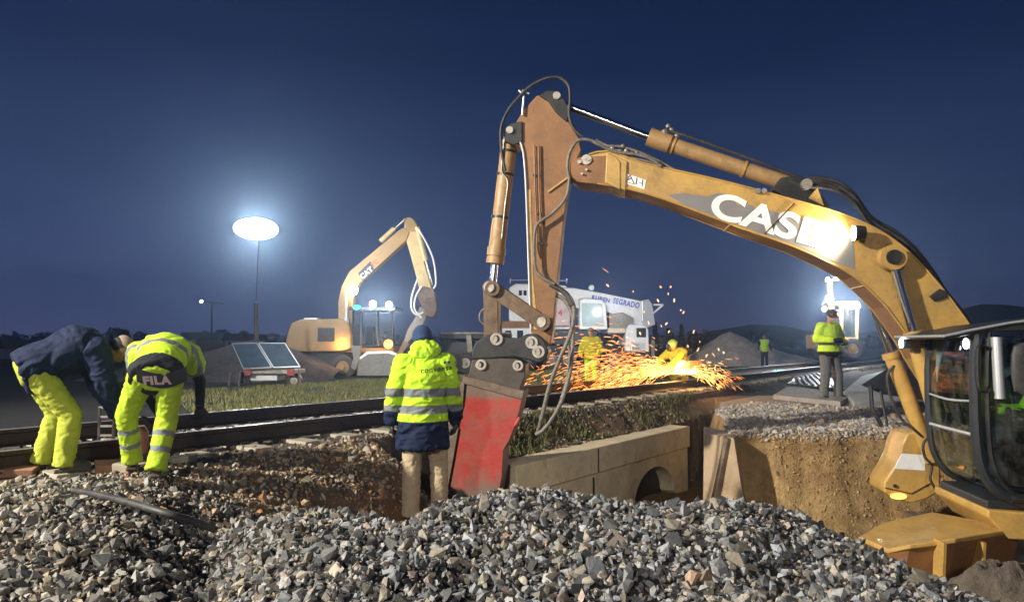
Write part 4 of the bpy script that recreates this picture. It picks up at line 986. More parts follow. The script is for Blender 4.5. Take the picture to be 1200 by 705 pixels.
# dark sacking heap over the track front
m=MB()
rr=random.Random(3)
nU,nV=90,50; vs=[];fs=[]
for j in range(nV):
    for i in range(nU):
        u=i/(nU-1)*2-1; v=j/(nV-1)*2-1
        r=math.sqrt(u*u+v*v); h=max(0,1-r**1.6)*.24
        x0=D(1178,712,5.2)
        x_=x0.x+u*.52; y_=x0.y+v*.36
        h+= (.16*(1-abs(float(fbm(np.array([x_*3.2+y_]),np.array([y_*5]),0,4,71)[0]))*2.4)+.05*float(fbm(np.array([x_*14]),np.array([y_*14]),0,3,73)[0]))*max(0,1.15-r)
        vs.append((x_,y_,x0.z+.0+h-.06))
for j in range(nV-1):
    for i in range(nU-1):
        a=j*nU+i; fs.append((a,a+1,a+nU+1,a+nU))
m._add(vs,fs); sack=mat('sackcloth',(.13,.105,.08),.95,0,.3,8,dirt=(.08,.06,.05),bump=1,bscale=18,bdist=.05)
o=m.build('sacking',sack,None,smooth=True); sd=o.modifiers.new('thick','SOLIDIFY'); sd.thickness=.02
tag(o,'crumpled dirty brown sacking at the bottom right corner below the yellow blade','sacking')
# black folding step/tray seen behind the boom cylinder
t=thing('black_tarp_frame','black sheet on a thin folding stand at the back of the gravel shelf','sheet stand',P(1040,470,10.5))
q=[P(1010,451,10.6),P(1048,427,10.8),P(1090,418,10.7),P(1092,470,10.4),P(1036,462,10.4)]
m=MB(); m.prism(q,V((0,.03,0))); m.build('sheet',M['black'],t,bevel=.005)
m=MB(); m.tube([P(1020,452,10.4),P(1022,478,10.35),P(1034,500,10.3)],.03,8); m.tube([P(1032,458,10.4),P(1040,500,10.3),P(1060,502,10.3)],.02,8); m.build('leg',M['black'],t,smooth=True)
# ------------------------------------------------------------------ far vehicles
XA=V((1,0,0)); YA=V((0,1,0))
def slabp(name,pts,Y,w,material,parent,bevel=.03):
    m=MB(); m.prism([P(a,b,Y) for a,b in pts],V((0,w,0))); return m.build(name,material,parent,bevel=bevel)
def boxpx(name,x0,y0,x1,y1,Y,w,material,parent,bevel=.03):
    a=P(x0,y1,Y); b=P(x1,y0,Y); m=MB(); m.box(((a.x+b.x)/2,Y+w/2,(a.z+b.z)/2),((b.x-a.x)/2,w/2,(b.z-a.z)/2)); return m.build(name,material,parent,bevel=bevel)
def wheel(px,py,rpx,Y,w,parent,rimcol='cat'):
    c=P(px,py,Y); r=rpx*Y/850.
    m=MB(); m.ring(c+YA*w/2,YA,r,r*.55,w,28); t=m.build('wheel',M['rubber'],parent,bevel=.03)
    m=MB()
    for k in range(20):
        a=2*math.pi*k/20; d=V((math.cos(a),0,math.sin(a))); m.box(c+YA*w/2+d*(r+.008),(.018,w/2,.05),(d,YA,d.cross(YA)))
    m.build('tread',M['rubber'],t)
    m=MB(); m.disc(c+YA*w/2,YA,r*.56,w*.7,24); m.disc(c+YA*w*.1,YA,r*.2,w*.3,16); m.build('rim',M[rimcol],t)
    return t
def glow(px,py,Y,r,material,parent,name='lamp',e=0,col=(1,1,1),tgt=None,spot=None,rx=1.0):
    c=P(px,py,Y); m=MB(); m.ell(c,(r*rx,r*.6,r)); o=m.build(name,material,parent,smooth=True)
    if e: light(name+'_light','SPOT' if spot else 'POINT',c-YA*r*1.2,e,col,.12,target=tgt,spot=spot,blend=.5)
    return o
# wheeled excavator -------------------------------------------------
Yc=27.0
t=thing('excavator','far wheeled excavator with raised CAT arm behind the man in the beanie','excavator',P(400,440,Yc))
hs=slabp('engine_house',[(337,388),(341,378),(352,374),(398,373),(408,379),(412,392),(412,409),(400,412),(337,412),(334,402)],Yc,2.4,M['cat'],t,.08)
boxpx('grille',372,384,392,400,Yc-.03,.06,M['black'],hs,.005)
boxpx('exhaust_cover',356,372,372,375,Yc+.8,.5,M['alu'],hs,.01)
boxpx('chassis',338,412,415,428,Yc+.4,1.7,M['black'],t,.05)
boxpx('front_axle_beam',404,404,462,413,Yc+.2,2.0,M['cat'],t,.04)
for px,Yw in ((401,Yc),(352,Yc),(401,Yc+1.9),(352,Yc+1.9),(441,Yc+.1)): wheel(px,430,14,Yw,.5,t)
slabp('dozer_blade',[(418,440),(421,418),(430,412),(455,411),(466,414),(466,440)],Yc-.8,.12,M['galv'],t,.02)
slabp('blade_top',[(421,419),(430,411.5),(458,411),(466,414),(464,417),(455,414),(431,415),(423,421)],Yc-.84,.05,M['alu'],t,.01)
slabp('outrigger',[(411,405),(422,405),(421,420),(416,434),(411,430),(414,418)],Yc-.3,.3,M['galv'],t,.02)
# cab
cabf=boxpx('cab_frame',412,403,462,408,Yc+.2,1.6,M['dark'],t,.02)
for px in (413,424,443,461):
    m=MB(); m.tube([P(px,404,Yc+.2),P(px+(1 if px<420 else -1),363,Yc+.25)],.05,6); m.build('pillar',M['dark'],cabf)
    m=MB(); m.tube([P(px,404,Yc+1.7),P(px,363,Yc+1.7)],.05,6); m.build('pillar',M['dark'],cabf)
boxpx('cab_roof',409,359,464,364,Yc+.1,1.8,M['dark'],t,.03)
m=MB(); m._add([P(413,404,Yc+.19),P(461,404,Yc+.19),P(460,364,Yc+.19),P(414,364,Yc+.19)],[(0,1,2,3)]); m.build('cab_glass',M['glass'],t)
boxpx('seat',428,382,438,403,Yc+.8,.4,M['rubber'],t,.05)
# boom
bt=[(397,402),(396,372),(396,352),(400,335),(409,318),(427,303),(450,284),(468,269),(474,266),(480,272),(476,282),(456,300),(436,318),(420,333),(414,350),(414,402)]
bm_=slabp('boom',bt,Yc+.55,.5,M['cat'],t,.04)
slabp('logo_plate',[(419.5,320),(434,306),(438.5,315),(425,330)],Yc+.54,.01,M['black'],bm_,.001)
o0=P(424.5,327.2,Yc+.53); text('lettering','CAT',.26,o0,P(436,317.5,Yc+.53)-o0,UPV,M['letter'],bm_,.006,bold=.012)
o0=P(437,313,Yc+.54); text('lettering','TC',.22,o0,P(447,305,Yc+.54)-o0,UPV,M['redtxt'],bm_,.006,bold=.008)
st=slabp('stick',[(474,261),(479,255),(486,258),(489,268),(491,285),(500,318),(508,345),(500,352),(493,345),(484,310),(477,285),(473,270)],Yc+.60,.4,M['catarm'],t,.03)
slabp('stick_head',[(474,259),(478,254),(484,256),(489,264),(487,271),(477,271)],Yc+.5,.6,M['cat'],st,.03)
m=MB(); m.cyl(P(446,283,Yc+.7),P(462,268,Yc+.7),.10); cy_=m.build('stick_cylinder',M['catarm'],t,smooth=True)
m=MB(); m.cyl(P(462,268,Yc+.7),P(475,256,Yc+.7),.055); m.build('rod',M['chrome'],cy_,smooth=True)
m=MB(); m.cyl(P(489,266,Yc+.45),P(499,305,Yc+.45),.10); cy_=m.build('bucket_cylinder',M['catarm'],t,smooth=True)
m=MB(); m.cyl(P(499,305,Yc+.45),P(507,333,Yc+.45),.055); m.build('rod',M['chrome'],cy_,smooth=True)
m=MB(); m.tube([P(405,400,Yc+.4),P(406,372,Yc+.4)],.10,12); m.tube([P(406,372,Yc+.4),P(406,342,Yc+.4)],.055,12); m.build('boom_cylinder',M['alu'],t,smooth=True)
for pts in ([(490,268),(500,285),(508,305),(511,330),(508,338)],[(490,325),(483,345),(482,360),(487,368),(496,366)],[(494,335),(487,348),(486,362),(494,372)]):
    m=MB(); m.tube([P(a,b,Yc+.35) for a,b in pts],.035,6,sm=4); m.build('hose',M['white'],t,smooth=True)
slabp('bracket_arm',[(488,345),(496,335),(508,338),(511,352),(506,362),(494,360)],Yc+.5,.5,M['tool'],t,.04)
slabp('rotator',[(497,350),(511,348),(512,364),(508,372),(497,370)],Yc+.4,.6,M['arm'],t,.05)
slabp('grapple_arm',[(492,358),(502,366),(496,380),(483,396),(477,402),(473,399),(477,386),(486,372)],Yc+.45,.35,M['galv'],t,.04)
slabp('grapple_tip',[(473,398),(480,402),(472,414),(466,424),(462,420)],Yc+.45,.3,M['tool'],t,.03)
glow(414,340,Yc+.3,.17,LAMPW,t,'boom_lamp',260,(1,.9,.65),P(470,300,Yc-1),120)
for px,py in ((437,356),(456,357)): glow(px,py,Yc-.05,.12,LAMP,t,'cab_lamp',500,(.95,.97,1),P(px+30,470,14),110)
glow(418,360,Yc,.09,LAMPC,t,'status_lamp',rx=1.6)
glow(400,403.5,Yc-.06,.10,LAMPO,t,'marker_lamp',40,(1,.6,.25)); glow(455,403,Yc-.06,.17,LAMPO,t,'marker_lamp',60,(1,.6,.25))
glow(394,376,Yc+.1,.07,M['white'],t,'beacon')
# solar lighting trailer ---------------------------------------------
Ys=22.5
t=thing('solar_trailer','small trailer with two tilted solar panels on the verge, below the balloon lamp','solar trailer',P(312,452,Ys))
def solar(a,b,c,d):
    fr=MB(); q=[P(*a,Ys+.9),P(*b,Ys+.9),P(*c,Ys),P(*d,Ys)]
    nn=(q[1]-q[0]).cross(q[3]-q[0]).normalized()
    if nn.y>0: nn=-nn
    m=MB(); m.prism(q,-nn*.04); o=m.build('panel_frame',M['alu'],t)
    cc=sum(q,V((0,0,0)))/4; q2=[cc+(p-cc)*.94+nn*.004 for p in q]
    m=MB(); m._add(q2,[(0,1,2,3)]); m.build('solar_cells',M['panel'],o)
solar((271.5,402),(301,401.5),(319,430.5),(285,432)); solar((302.5,401.5),(334,401.5),(352,429.5),(320.5,430.5))
boxpx('chassis',285,433,345,438,Ys+.2,1.2,M['steel'],t,.02)
boxpx('battery_box',292,437,325,446,Ys+.4,.8,M['alu'],t,.02)
boxpx('rear_light_board',286,432,294,440,Ys+.1,.05,M['red'],t,.01)
boxpx('rear_light_board',336,432,345,440,Ys+.1,.05,M['red'],t,.01)
for px in (283,344): wheel(px,446,8,Ys+.3,.18,t,'steel')
for a,b in (((270,436),(268,452)),((282,434),(280,453)),((350,432),(352,451))):
    m=MB(); m.tube([P(*a,Ys),P(*b,Ys)],.03,6); m.build('leg',M['steel'],t)
boxpx('toolbox',274,436,281,450,Ys,.4,M['dark'],t,.02)
# balloon lamp
bp=P(300,268,Ys+.6)
t=thing('balloon_lamp','brilliant white oval balloon lamp on a thin mast above the solar trailer','balloon lamp',P(300,432,Ys+.6))
m=MB(); m.ell(bp,(.68,.68,.34),nu=28,nv=16); m.build('balloon',emis('balloon_glow',(.90,.95,1),14),t,smooth=True)
m=MB(); m.tube([P(301,440,Ys+1.0),P(300,355,Ys+1.0)],[.09,.07],10); m.build('lower_mast',M['dark'],t,smooth=True)
m=MB(); m.tube([P(300,355,Ys+1.0),bp+V((0,.3,-.1))],[.011,.009],6); m.build('upper_mast',M['dark'],t)
# mobile crane -------------------------------------------------------
Yk=34.0
t=thing('mobile_crane','white mobile crane truck with blue lettering on its boom, behind the sparks','crane truck',P(690,434,Yk))
boxpx('carrier',590,404,768,416,Yk+.5,2.2,M['dark'],t,.05)
boxpx('carrier_deck',588,386,700,404,Yk+.3,2.4,M['dark'],t,.05)
fr=boxpx('orange_stripe',585,376,640,384,Yk+.1,2.5,M['orange'],t,.02)
cr_=boxpx('rear_cab',585,384,640,404,Yk+.12,2.4,M['white'],t,.06)
for x0 in (592,606): boxpx('window',x0,387,x0+7,396,Yk+.09,.05,M['dglass'],cr_,.01)
tu=slabp('turret',[(596,376),(596,337),(604,332),(640,333),(664,334),(668,345),(668,386),(640,386)],Yk+.5,1.8,M['white'],t,.08)
for x0 in (608,613.5): boxpx('window',x0,340,x0+3.6,346,Yk+.47,.05,M['dglass'],tu,.01)
cwm=slabp('counterweight',[(640,345),(664,345),(668,350),(668,382),(642,382)],Yk+.2,.4,mat('pinkish_white',(.55,.45,.45),.5,0,.1,2,dirt=(.3,.2,.18)),t,.05)
text('lettering','24',.42,P(648,370,Yk+.19),XA,UPV,M['redtxt'],cwm,.01,bold=.01)
bo=slabp('boom',[(655,337),(672,337),(700,342),(735,349),(760,354),(766,362),(764,378),(752,381),(728,378),(714,366),(690,362),(655,360)],Yk+.3,.9,M['white'],t,.06)
o0=P(693,350.5,Yk+.28); text('lettering','RUBEN',.30,o0,P(713,354.5,Yk+.28)-o0,UPV,M['blue'],bo,.012,bold=.008,sx=.86)
o0=P(718,354.8,Yk+.28); text('lettering','SEGRADO',.36,o0,P(748,361,Yk+.28)-o0,UPV,M['blue'],bo,.012,bold=.008,sx=.72)
slabp('boom_head',[(752,352),(760,350),(764,356),(768,380),(758,384),(752,376)],Yk+.1,1.2,M['alu'],bo,.04)
for a,b in (((766,357),(777,357)),((777,357),(764,368))):
    m=MB(); m.beam(P(*a,Yk+.4),P(*b,Yk+.4),.08,.08); m.build('jib_strut',M['white'],bo)
cb_=slabp('operator_cab',[(679,386),(679,352),(684,349),(706,351),(710,358),(712,386)],Yk-.1,1.0,M['white'],t,.06)
slabp('window',[(682,382),(682,355),(705,355),(708,382)],Yk-.13,.04,M['pglass'],cb_,.01)
slabp('hydraulics',[(714,368),(730,366),(742,372),(742,384),(714,384)],Yk+.1,1.0,M['steel'],t,.03)
boxpx('beam',712,384,733,390,Yk-.1,1.0,mat('cream',(.6,.5,.36),.5),t,.02)
dc=slabp('driver_cab',[(733,386),(737,380),(756,380),(760,386),(761,412),(733,412)],Yk,2.3,M['white'],t,.08)
boxpx('window',746,384,757,395,Yk-.03,.05,M['dglass'],dc,.01)
boxpx('headlamp_panel',741,402,749,409,Yk-.04,.05,M['alu'],dc,.01)
for px in (600,618,648,664,720,752): wheel(px,421,11.5,Yk+.1,.4,t,'steel')
for x0 in (700,765):
    m=MB(); m.beam(P(x0,398,Yk-.3),P(x0,428,Yk-.3),.14,.14); m.build('outrigger_leg',M['steel'],t)
for a,b in ((598,338),(664,336)):
    m=MB(); m.tube([P(a,332,Yk+.6),P(a,326,Yk+.6)],.03,6); m.build('rail_post',M['alu'],tu)
m=MB(); m.tube([P(598,328,Yk+.6),P(640,328,Yk+.6),P(664,329,Yk+.6)],.03,6); m.build('guard_rail',M['alu'],tu)
glow(693,337,Yk+.3,.14,M['white'],t,'beacon')
for px,py in ((688,386),(722,372)): light('crane_front_light','POINT',P(px,py-14,Yk-3.5),160,(.95,.97,1),.15)  # bare point lights floating ahead of the crane, no fitting
# dark flatbed seen between man and bucket
t=thing('flatbed_truck','dark flatbed truck with a pale side edge behind the red bucket','truck',P(555,436,30))
boxpx('bed',515,391,600,397,30,2.2,M['black'],t,.03); boxpx('side_edge',516,389,600,391,29.95,.06,M['steel'],t,.01)
boxpx('chassis',520,400,596,418,30.3,1.6,M['dark'],t,.04)
for px in (530,545,585): wheel(px,425,11,30,.4,t,'steel')
m=MB(); m.beam(P(549,392,29.9),P(551,412,29.9),.1,.2); m.build('stake',M['steel'],t)
# loader with floodlights on the right
Yl=30.0
t=thing('backhoe_loader','small yellow cab loader covered in bright lamps behind the standing worker on the right','loader',P(990,422,Yl))
for a,b in (((986,358),(986,395)),((1004,356),(1004,397)),((986,358),(1004,356)),((985,396),(1005,397))):
    m=MB(); m.beam(P(*a,Yl),P(*b,Yl),.10,.10); m.build('cab_frame',M['case'],t,bevel=.01)
boxpx('cab_back',986,358,1004,396,Yl+1.4,.06,M['dglass'],t)
boxpx('cab_roof',983,353,1007,357,Yl-.1,1.7,M['case'],t)
m=MB(); m._add([P(987,395,Yl),P(1003,395,Yl),P(1003,359,Yl),P(987,359,Yl)],[(0,1,2,3)]); m.build('cab_glass',M['glass'],t)
boxpx('body',962,392,986,412,Yl+.2,1.5,M['case'],t); boxpx('chassis',960,408,1008,414,Yl+.3,1.3,M['black'],t)
wheel(1000,408,11,Yl-.2,.45,t); wheel(966,412,8,Yl-.1,.4,t)
m=MB(); m.beam(P(975,395,Yl+.5),P(972,330,Yl+.5),.16,.2); m.build('mast_arm',M['case'],t,bevel=.02); m=MB(); m.beam(P(966,329,Yl+.4),P(985,327,Yl+.4),.08,.08); m.build('lamp_bar',M['steel'],t)
for px,py,r,e in ((972,350,.16,900),(966,362,.09,0),(988,358,.11,250),(1004,358,.12,450),(970,327,.07,0),(980,326,.08,130)):
    glow(px,py,Yl-.2,r,LAMP,t,'flood_lamp',e,(.93,.97,1))
# ------------------------------------------------------------------ cutting sparks
so=P(800,437,16.55)
rng=np.random.default_rng(5)
vs=[];fs=[];mi=[]
def streak(p,v,l,w,bend,mt):
    n_=4; pts=[]
    for i in range(n_+1):
        q=(i/n_-.5)*l; pts.append(p+v*q+V((0,0,-bend*(i/n_)**2*l)))
    a,b=frame_from(v); o=len(vs)
    for i,q in enumerate(pts):
        ww=w*math.sin(math.pi*(.12+.80*i/n_))
        for k in range(3):
            t=2.094*k; vs.append(q+(a*math.cos(t)+b*math.sin(t))*ww)
    for i in range(n_):
        for k in range(3): fs.append((o+3*i+k,o+3*i+(k+1)%3,o+3*i+3+(k+1)%3,o+3*i+3+k)); mi.append(mt)
for k in range(2700):
    left=rng.uniform()<.84
    el=abs(rng.normal(.12,.26)) if left else abs(rng.normal(.15,.3))
    d=V(((-1 if left else 1)*math.cos(el), rng.normal(0,.16), math.sin(el))).normalized()
    v0=rng.uniform(3.5,9.5) if left else rng.uniform(2,5.0)
    t_=rng.uniform(0,1)**1.15*(.40 if left else .28)
    p=so+d*v0*t_+V((0,0,-4.9*t_*t_)); vel=(d*v0+V((0,0,-9.8*t_)))
    if p.z<.60:
        p.z=.60+rng.uniform(0,.10); vel=V((vel.x,vel.y,abs(vel.z)*.5+rng.uniform(0,1)))
    if rng.uniform()<.12: vel=V(rng.normal(0,1,3))
    dist=(p-so).length
    streak(p,vel.normalized(),rng.uniform(.05,.22)*(.5+.25*dist if dist<2 else 1),rng.uniform(.002,.0052),rng.uniform(0,.35),0 if dist<.9 and rng.uniform()<.7 else (1 if rng.uniform()<.75 else 2))
for px,py in ((712,334),(742,341),(755,365),(774,336),(786,336),(783,344),(790,352),(771,352),(798,363),(801,366),(775,382),(781,379),(813,388),(784,388),(760,378),(750,390),(735,395),(820,400),(842,409),(848,413),(828,417),(818,410),(806,405),(724,400),(838,433),(850,436)):
    p=P(px,py,15.5+rng.uniform(-1,1)); streak(p,V((rng.normal(0,.5),0,1)).normalized(),rng.uniform(.03,.10),rng.uniform(.008,.016),rng.uniform(-.3,.3),2)
me=bpy.data.meshes.new('sparks'); me.from_pydata([tuple(v) for v in vs],[],fs); [me.materials.append(q) for q in (emis('spark_yellow',(1,.52,.12),6),emis('spark_orange',(1,.27,.04),5),emis('spark_pale',(1,.48,.2),4))]; me.polygons.foreach_set('material_index',mi)
o=bpy.data.objects.new('sparks',me); COL.objects.link(o); tag(o,'shower of orange cutting sparks flying left along the rail','sparks',kind='stuff')
m=MB(); 
for k in range(16): 
    m.ell(so+V((rng.normal(0,.13),rng.normal(0,.03)-.05,abs(rng.normal(.02,.06)))),(.035,.02,.02),nu=8,nv=5)
o=m.build('cutting_flame',emis('flame',(1,.62,.22),30),None,smooth=True); tag(o,'white hot cutting point on the rail at the crouching worker','flame',kind='stuff')
light('cutting_light','POINT',so+V((-.1,-.3,.25)),90,(1,.5,.15),.2)
light('cutting_light','POINT',so+V((-1.4,-.3,.4)),45,(1,.42,.12),.4)
# ------------------------------------------------------------------ people
from mathutils.bvhtree import BVHTree
LIME=(.46,.72,.03); GREYB=(.17,.185,.19); NAVY=(.006,.013,.042); BLACKC=(.014,.015,.018)
def remesh(m,name,voxel,smooth=6):
    me=m.mesh(name+'_raw'); o=bpy.data.objects.new('tmp',me); COL.objects.link(o)
    r=o.modifiers.new('r','REMESH'); r.mode='VOXEL'; r.voxel_size=voxel; r.adaptivity=0
    s=o.modifiers.new('s','SMOOTH'); s.factor=.5; s.iterations=smooth
    bpy.context.view_layer.update()
    ne=bpy.data.meshes.new_from_object(o.evaluated_get(bpy.context.evaluated_depsgraph_get())); bpy.data.objects.remove(o); bpy.data.meshes.remove(me); ne.name=name
    return ne
def finish(ne,name,material,parent,cf=None,wr=0,wf=9,seed=1,stretch=None):
    n=len(ne.vertices); co=np.empty(n*3); ne.vertices.foreach_get('co',co); co=co.reshape(-1,3)
    if wr:
        no=np.empty(n*3); ne.vertices.foreach_get('normal',no); no=no.reshape(-1,3)
        q=co*wf; 
        wx=fbm(co[:,0]*4,co[:,1]*4,co[:,2]*4,2,seed+5)*1.6
        f=1-np.abs(fbm(q[:,0]+wx,q[:,1],q[:,2]*1.5+wx,3,seed))*2.2
        co=co+no*(f*wr)[:,None]; ne.vertices.foreach_set('co',co.ravel())
    ne.polygons.foreach_set('use_smooth',[True]*len(ne.polygons))
    if cf is not None:
        c=np.ones((n,4)); c[:,:3]=cf(co); a=ne.color_attributes.new('Col','FLOAT_COLOR','POINT'); a.data.foreach_set('color',c.ravel().astype(np.float32))
    ne.materials.clear(); ne.materials.append(material)
    o=bpy.data.objects.new(name,ne); COL.objects.link(o); attach(o,parent); return o
def segpar(co,a,b):
    a=np.array(a);b=np.array(b); d=b-a; L_=np.dot(d,d); t=np.clip(((co-a)@d)/L_,-.3,1.3); p=a+np.clip(t,0,1)[:,None]*d
    return t,np.linalg.norm(co-p,axis=1)
def person(name,label,base,yaw,J,k=1.0,vox=.012,group=None,jacket=None,trousers=None,boots=True,gloves=None,hair=(.03,.02,.015),hat=None,hood=None,sleeves=True,headfwd=None,jl=.0,shoecol=None,bulk=1.0,seed=1):
    """J: joints in a local frame (x right, y forward, z up)"""
    rot=Matrix.Rotation(yaw,3,'Z'); base=V(base)
    W_={n_:base+rot@(V(p)*k) for n_,p in J.items()}
    t=thing(name,label,'person',base,group)
    sp=(W_['neck']-W_['pelvis']).normalized(); lat=(W_['shR']-W_['shL']).normalized(); dep=sp.cross(lat).normalized()*-1
    lat2=(W_['hipR']-W_['hipL']).normalized(); dep2=sp.cross(lat2).normalized()*-1
    hf=rot@V(headfwd) if headfwd else rot@V((0,1,0)); hf=hf.normalized()
    hup=(W_['head']-W_['neck']).normalized(); hup=(hup-hf*hup.dot(hf)).normalized(); hr=hf.cross(hup).normalized()
    hd=W_['head']
    def torso(m,g,bottom=None,gb=0):
        pe,wa,ch,nk=W_['pelvis'],W_['pelvis'].lerp(W_['chest'],.45),W_['chest'],W_['neck']
        rings=[(pe-sp*.10*k,lat2*(.15+g)*k,dep2*(.11+g)*k),(pe,lat2*(.175+g)*k,dep2*(.125+g)*k),(wa,lat*(.155+g)*k,dep*(.115+g)*k),(ch,lat*(.18+g)*k,dep*(.125+g)*k),(ch.lerp(nk,.55),lat*(.175+g)*k,dep*(.105+g)*k),(ch.lerp(nk,.85),lat*(.11+g)*k,dep*(.075+g)*k),(nk+sp*.01,lat*(.06+g*.6)*k,dep*(.06+g*.6)*k)]
        m.loft(rings,24)
    def limbs(m,g,arms=True,legs=True,ext=1.0):
        for s_ in 'LR':
            if arms:
                sh,el,wr=W_['sh'+s_],W_['el'+s_],W_['wr'+s_]
                m.cap(sh,el,(.055+g)*k,(.043+g*.9)*k); m.cap(el,wr.lerp(el,1-ext),(.042+g*.9)*k,(.030+g)*k)
                m.cap(W_['chest'].lerp(W_['neck'],.5),sh,(.07+g)*k,(.058+g)*k)
            if legs:
                hp,kn,an=W_['hip'+s_],W_['kn'+s_],W_['an'+s_]
                m.cap(hp,kn,(.082+g)*k,(.056+g)*k); m.cap(kn,an,(.054+g)*k,(.036+g)*k)
    # body -----------------------------------------------------------
    m=MB(); torso(m,-.012); limbs(m,-.008)
    m.cap(W_['neck']-sp*.03*k,hd-hup*.05*k,.052*k,.05*k)
    m.ell(hd+hup*.015*k,(.077*k,.095*k,.11*k),(hr,hf,hup)); m.ell(hd+hf*.025*k-hup*.055*k,(.055*k,.065*k,.06*k),(hr,hf,hup))
    m.cap(hd+hf*.088*k+hup*.01*k,hd+hf*.108*k-hup*.025*k,.010*k,.015*k)
    m.ell(hd+hf*.088*k-hup*.058*k,(.024*k,.012*k,.009*k),(hr,hf,hup))
    for s_ in (-1,1):
        m.ell(hd+hr*.078*k*s_-hup*.01*k,(.010*k,.022*k,.032*k),(hr,hf,hup),nu=10,nv=8)
        m.ell(hd+hr*.030*k*s_+hf*.080*k+hup*.012*k,(.014*k,.012*k,.010*k),(hr,hf,hup),nu=10,nv=8)
    for s_ in 'LR':
        wr=W_['wr'+s_]; hd_=(wr-W_['el'+s_]).normalized(); out=(lat if s_=='R' else -lat)
        side=dep; hx=hd_; a_=(side-hx*side.dot(hx)); a_=a_.normalized() if a_.length>.1 else frame_from(hx)[0]; nrm=hx.cross(a_).normalized()
        m.ell(wr+hx*.05*k,(.05*k,.040*k,.018*k),(hx,a_,nrm),nu=12,nv=8)
        for i,(o_,ln) in enumerate(((.030,.072),(.011,.080),(-.009,.074),(-.027,.058))):
            p0=wr+hx*.085*k+a_*o_*k; p1=p0+(hx*.8-out*.35).normalized()*ln*.5*k; p2=p1+(hx*.5-out*.8).normalized()*ln*.5*k
            m.cap(p0,p1,.0095*k,.0088*k,8); m.cap(p1,p2,.0088*k,.0075*k,8)
        p0=wr+hx*.03*k+a_*.035*k; p1=p0+(hx*.6+a_*.6-out*.2).normalized()*.04*k; p2=p1+(hx*.9-out*.3).normalized()*.03*k
        m.cap(p0,p1,.012*k,.010*k,8); m.cap(p1,p2,.010*k,.009*k,8)
        if boots:
            an=W_['an'+s_]; to=W_['to'+s_]; m.cap(an,to,.034*k,.028*k)
    bv=max(vox*.62,.0065*k)
    finish(remesh(m,'body',bv,2),'body',M['skin'],t)
    # eyes
    # trousers --------------------------------------------------------
    if trousers:
        m=MB(); g=.018*bulk
        pe=W_['pelvis']; m.loft([(pe-sp*.12*k,lat2*.12*k,dep2*.10*k),(pe-sp*.06*k,lat2*(.17+g)*k,dep2*(.125+g)*k),(pe,lat2*(.18+g)*k,dep2*(.13+g)*k),(pe+sp*.10*k,lat2*(.145+g*.4)*k,dep2*(.10+g*.4)*k)],24)
        for s_ in 'LR':
            hp,kn,an=W_['hip'+s_],W_['kn'+s_],W_['an'+s_]
            m.cap(hp,kn,(.088+g)*k,(.060+g)*k); q_=(kn-an).normalized(); m.cap(kn,kn-q_*.05*k,(.062+g)*k,(.060+g)*k); m.tube([kn,kn.lerp(an,.5),an+q_*.03*k,an-q_*.045*k],[(.062+g)*k,(.056+g)*k,(.052+g)*k,(.058+g*1.1)*k],18)
        def tc_(co):
            c=np.ones((len(co),3))*np.array(trousers['col'])
            if trousers.get('bands'):
                for s_ in 'LR':
                    t_,d_=segpar(co,W_['kn'+s_],W_['an'+s_]); near=d_<.13*k
                    for a,b in trousers['bands']: c[near&(t_>a)&(t_<b)]=GREYB
            return c
        finish(remesh(m,'trousers',vox,4),'trousers',M['cloth'],t,tc_,.009*k,15,seed)
    if boots:
        for s_ in 'LR':
            m=MB(); an=W_['an'+s_]; to=W_['to'+s_]
            f=(to-an); f.z=0; f=f.normalized() if f.length>.01 else rot@V((0,1,0)); rt=f.cross(UPV)
            so_=an.copy(); zb=min(to.z,an.z)-.035*k
            m.cap(an+V((0,0,.08*k)),an,.044*k,.046*k); m.cap(an-V((0,0,.02*k)),to,.050*k,.042*k); m.box(V((an.x,an.y,zb+.0*k))+f*.07*k,(.14*k,.045*k,.014*k),(f,rt,UPV))
            finish(remesh(m,'boot',vox*.8,3),'boot',M['boot'] if shoecol is None else shoecol,t)
    if gloves is not None:
        for s_ in 'LR':
            m=MB(); wr=W_['wr'+s_]; hx=(wr-W_['el'+s_]).normalized(); out=(lat if s_=='R' else -lat); side=dep; a_=(side-hx*side.dot(hx)); a_=a_.normalized() if a_.length>.1 else frame_from(hx)[0]; nrm=hx.cross(a_).normalized()
            m.cap(wr-hx*.03*k,wr+hx*.01*k,.042*k,.036*k); m.ell(wr+hx*.05*k,(.058*k,.048*k,.026*k),(hx,a_,nrm),nu=12,nv=8)
            for i,(o_,ln) in enumerate(((.033,.078),(.011,.086),(-.011,.080),(-.032,.064))):
                p0=wr+hx*.080*k+a_*o_*k; p1=p0+(hx*.8-out*.35).normalized()*ln*.5*k; p2=p1+(hx*.5-out*.8).normalized()*ln*.5*k
                m.cap(p0,p1,.0135*k,.013*k,8); m.cap(p1,p2,.013*k,.011*k,8)
            p0=wr+hx*.03*k+a_*.035*k; p1=p0+(hx*.6+a_*.6-out*.2).normalized()*.045*k; p2=p1+(hx*.9-out*.3).normalized()*.032*k
            m.cap(p0,p1,.018*k,.015*k,8); m.cap(p1,p2,.015*k,.012*k,8)
            finish(remesh(m,'glove',max(vox*.6,.006),1),'glove',gloves,t)
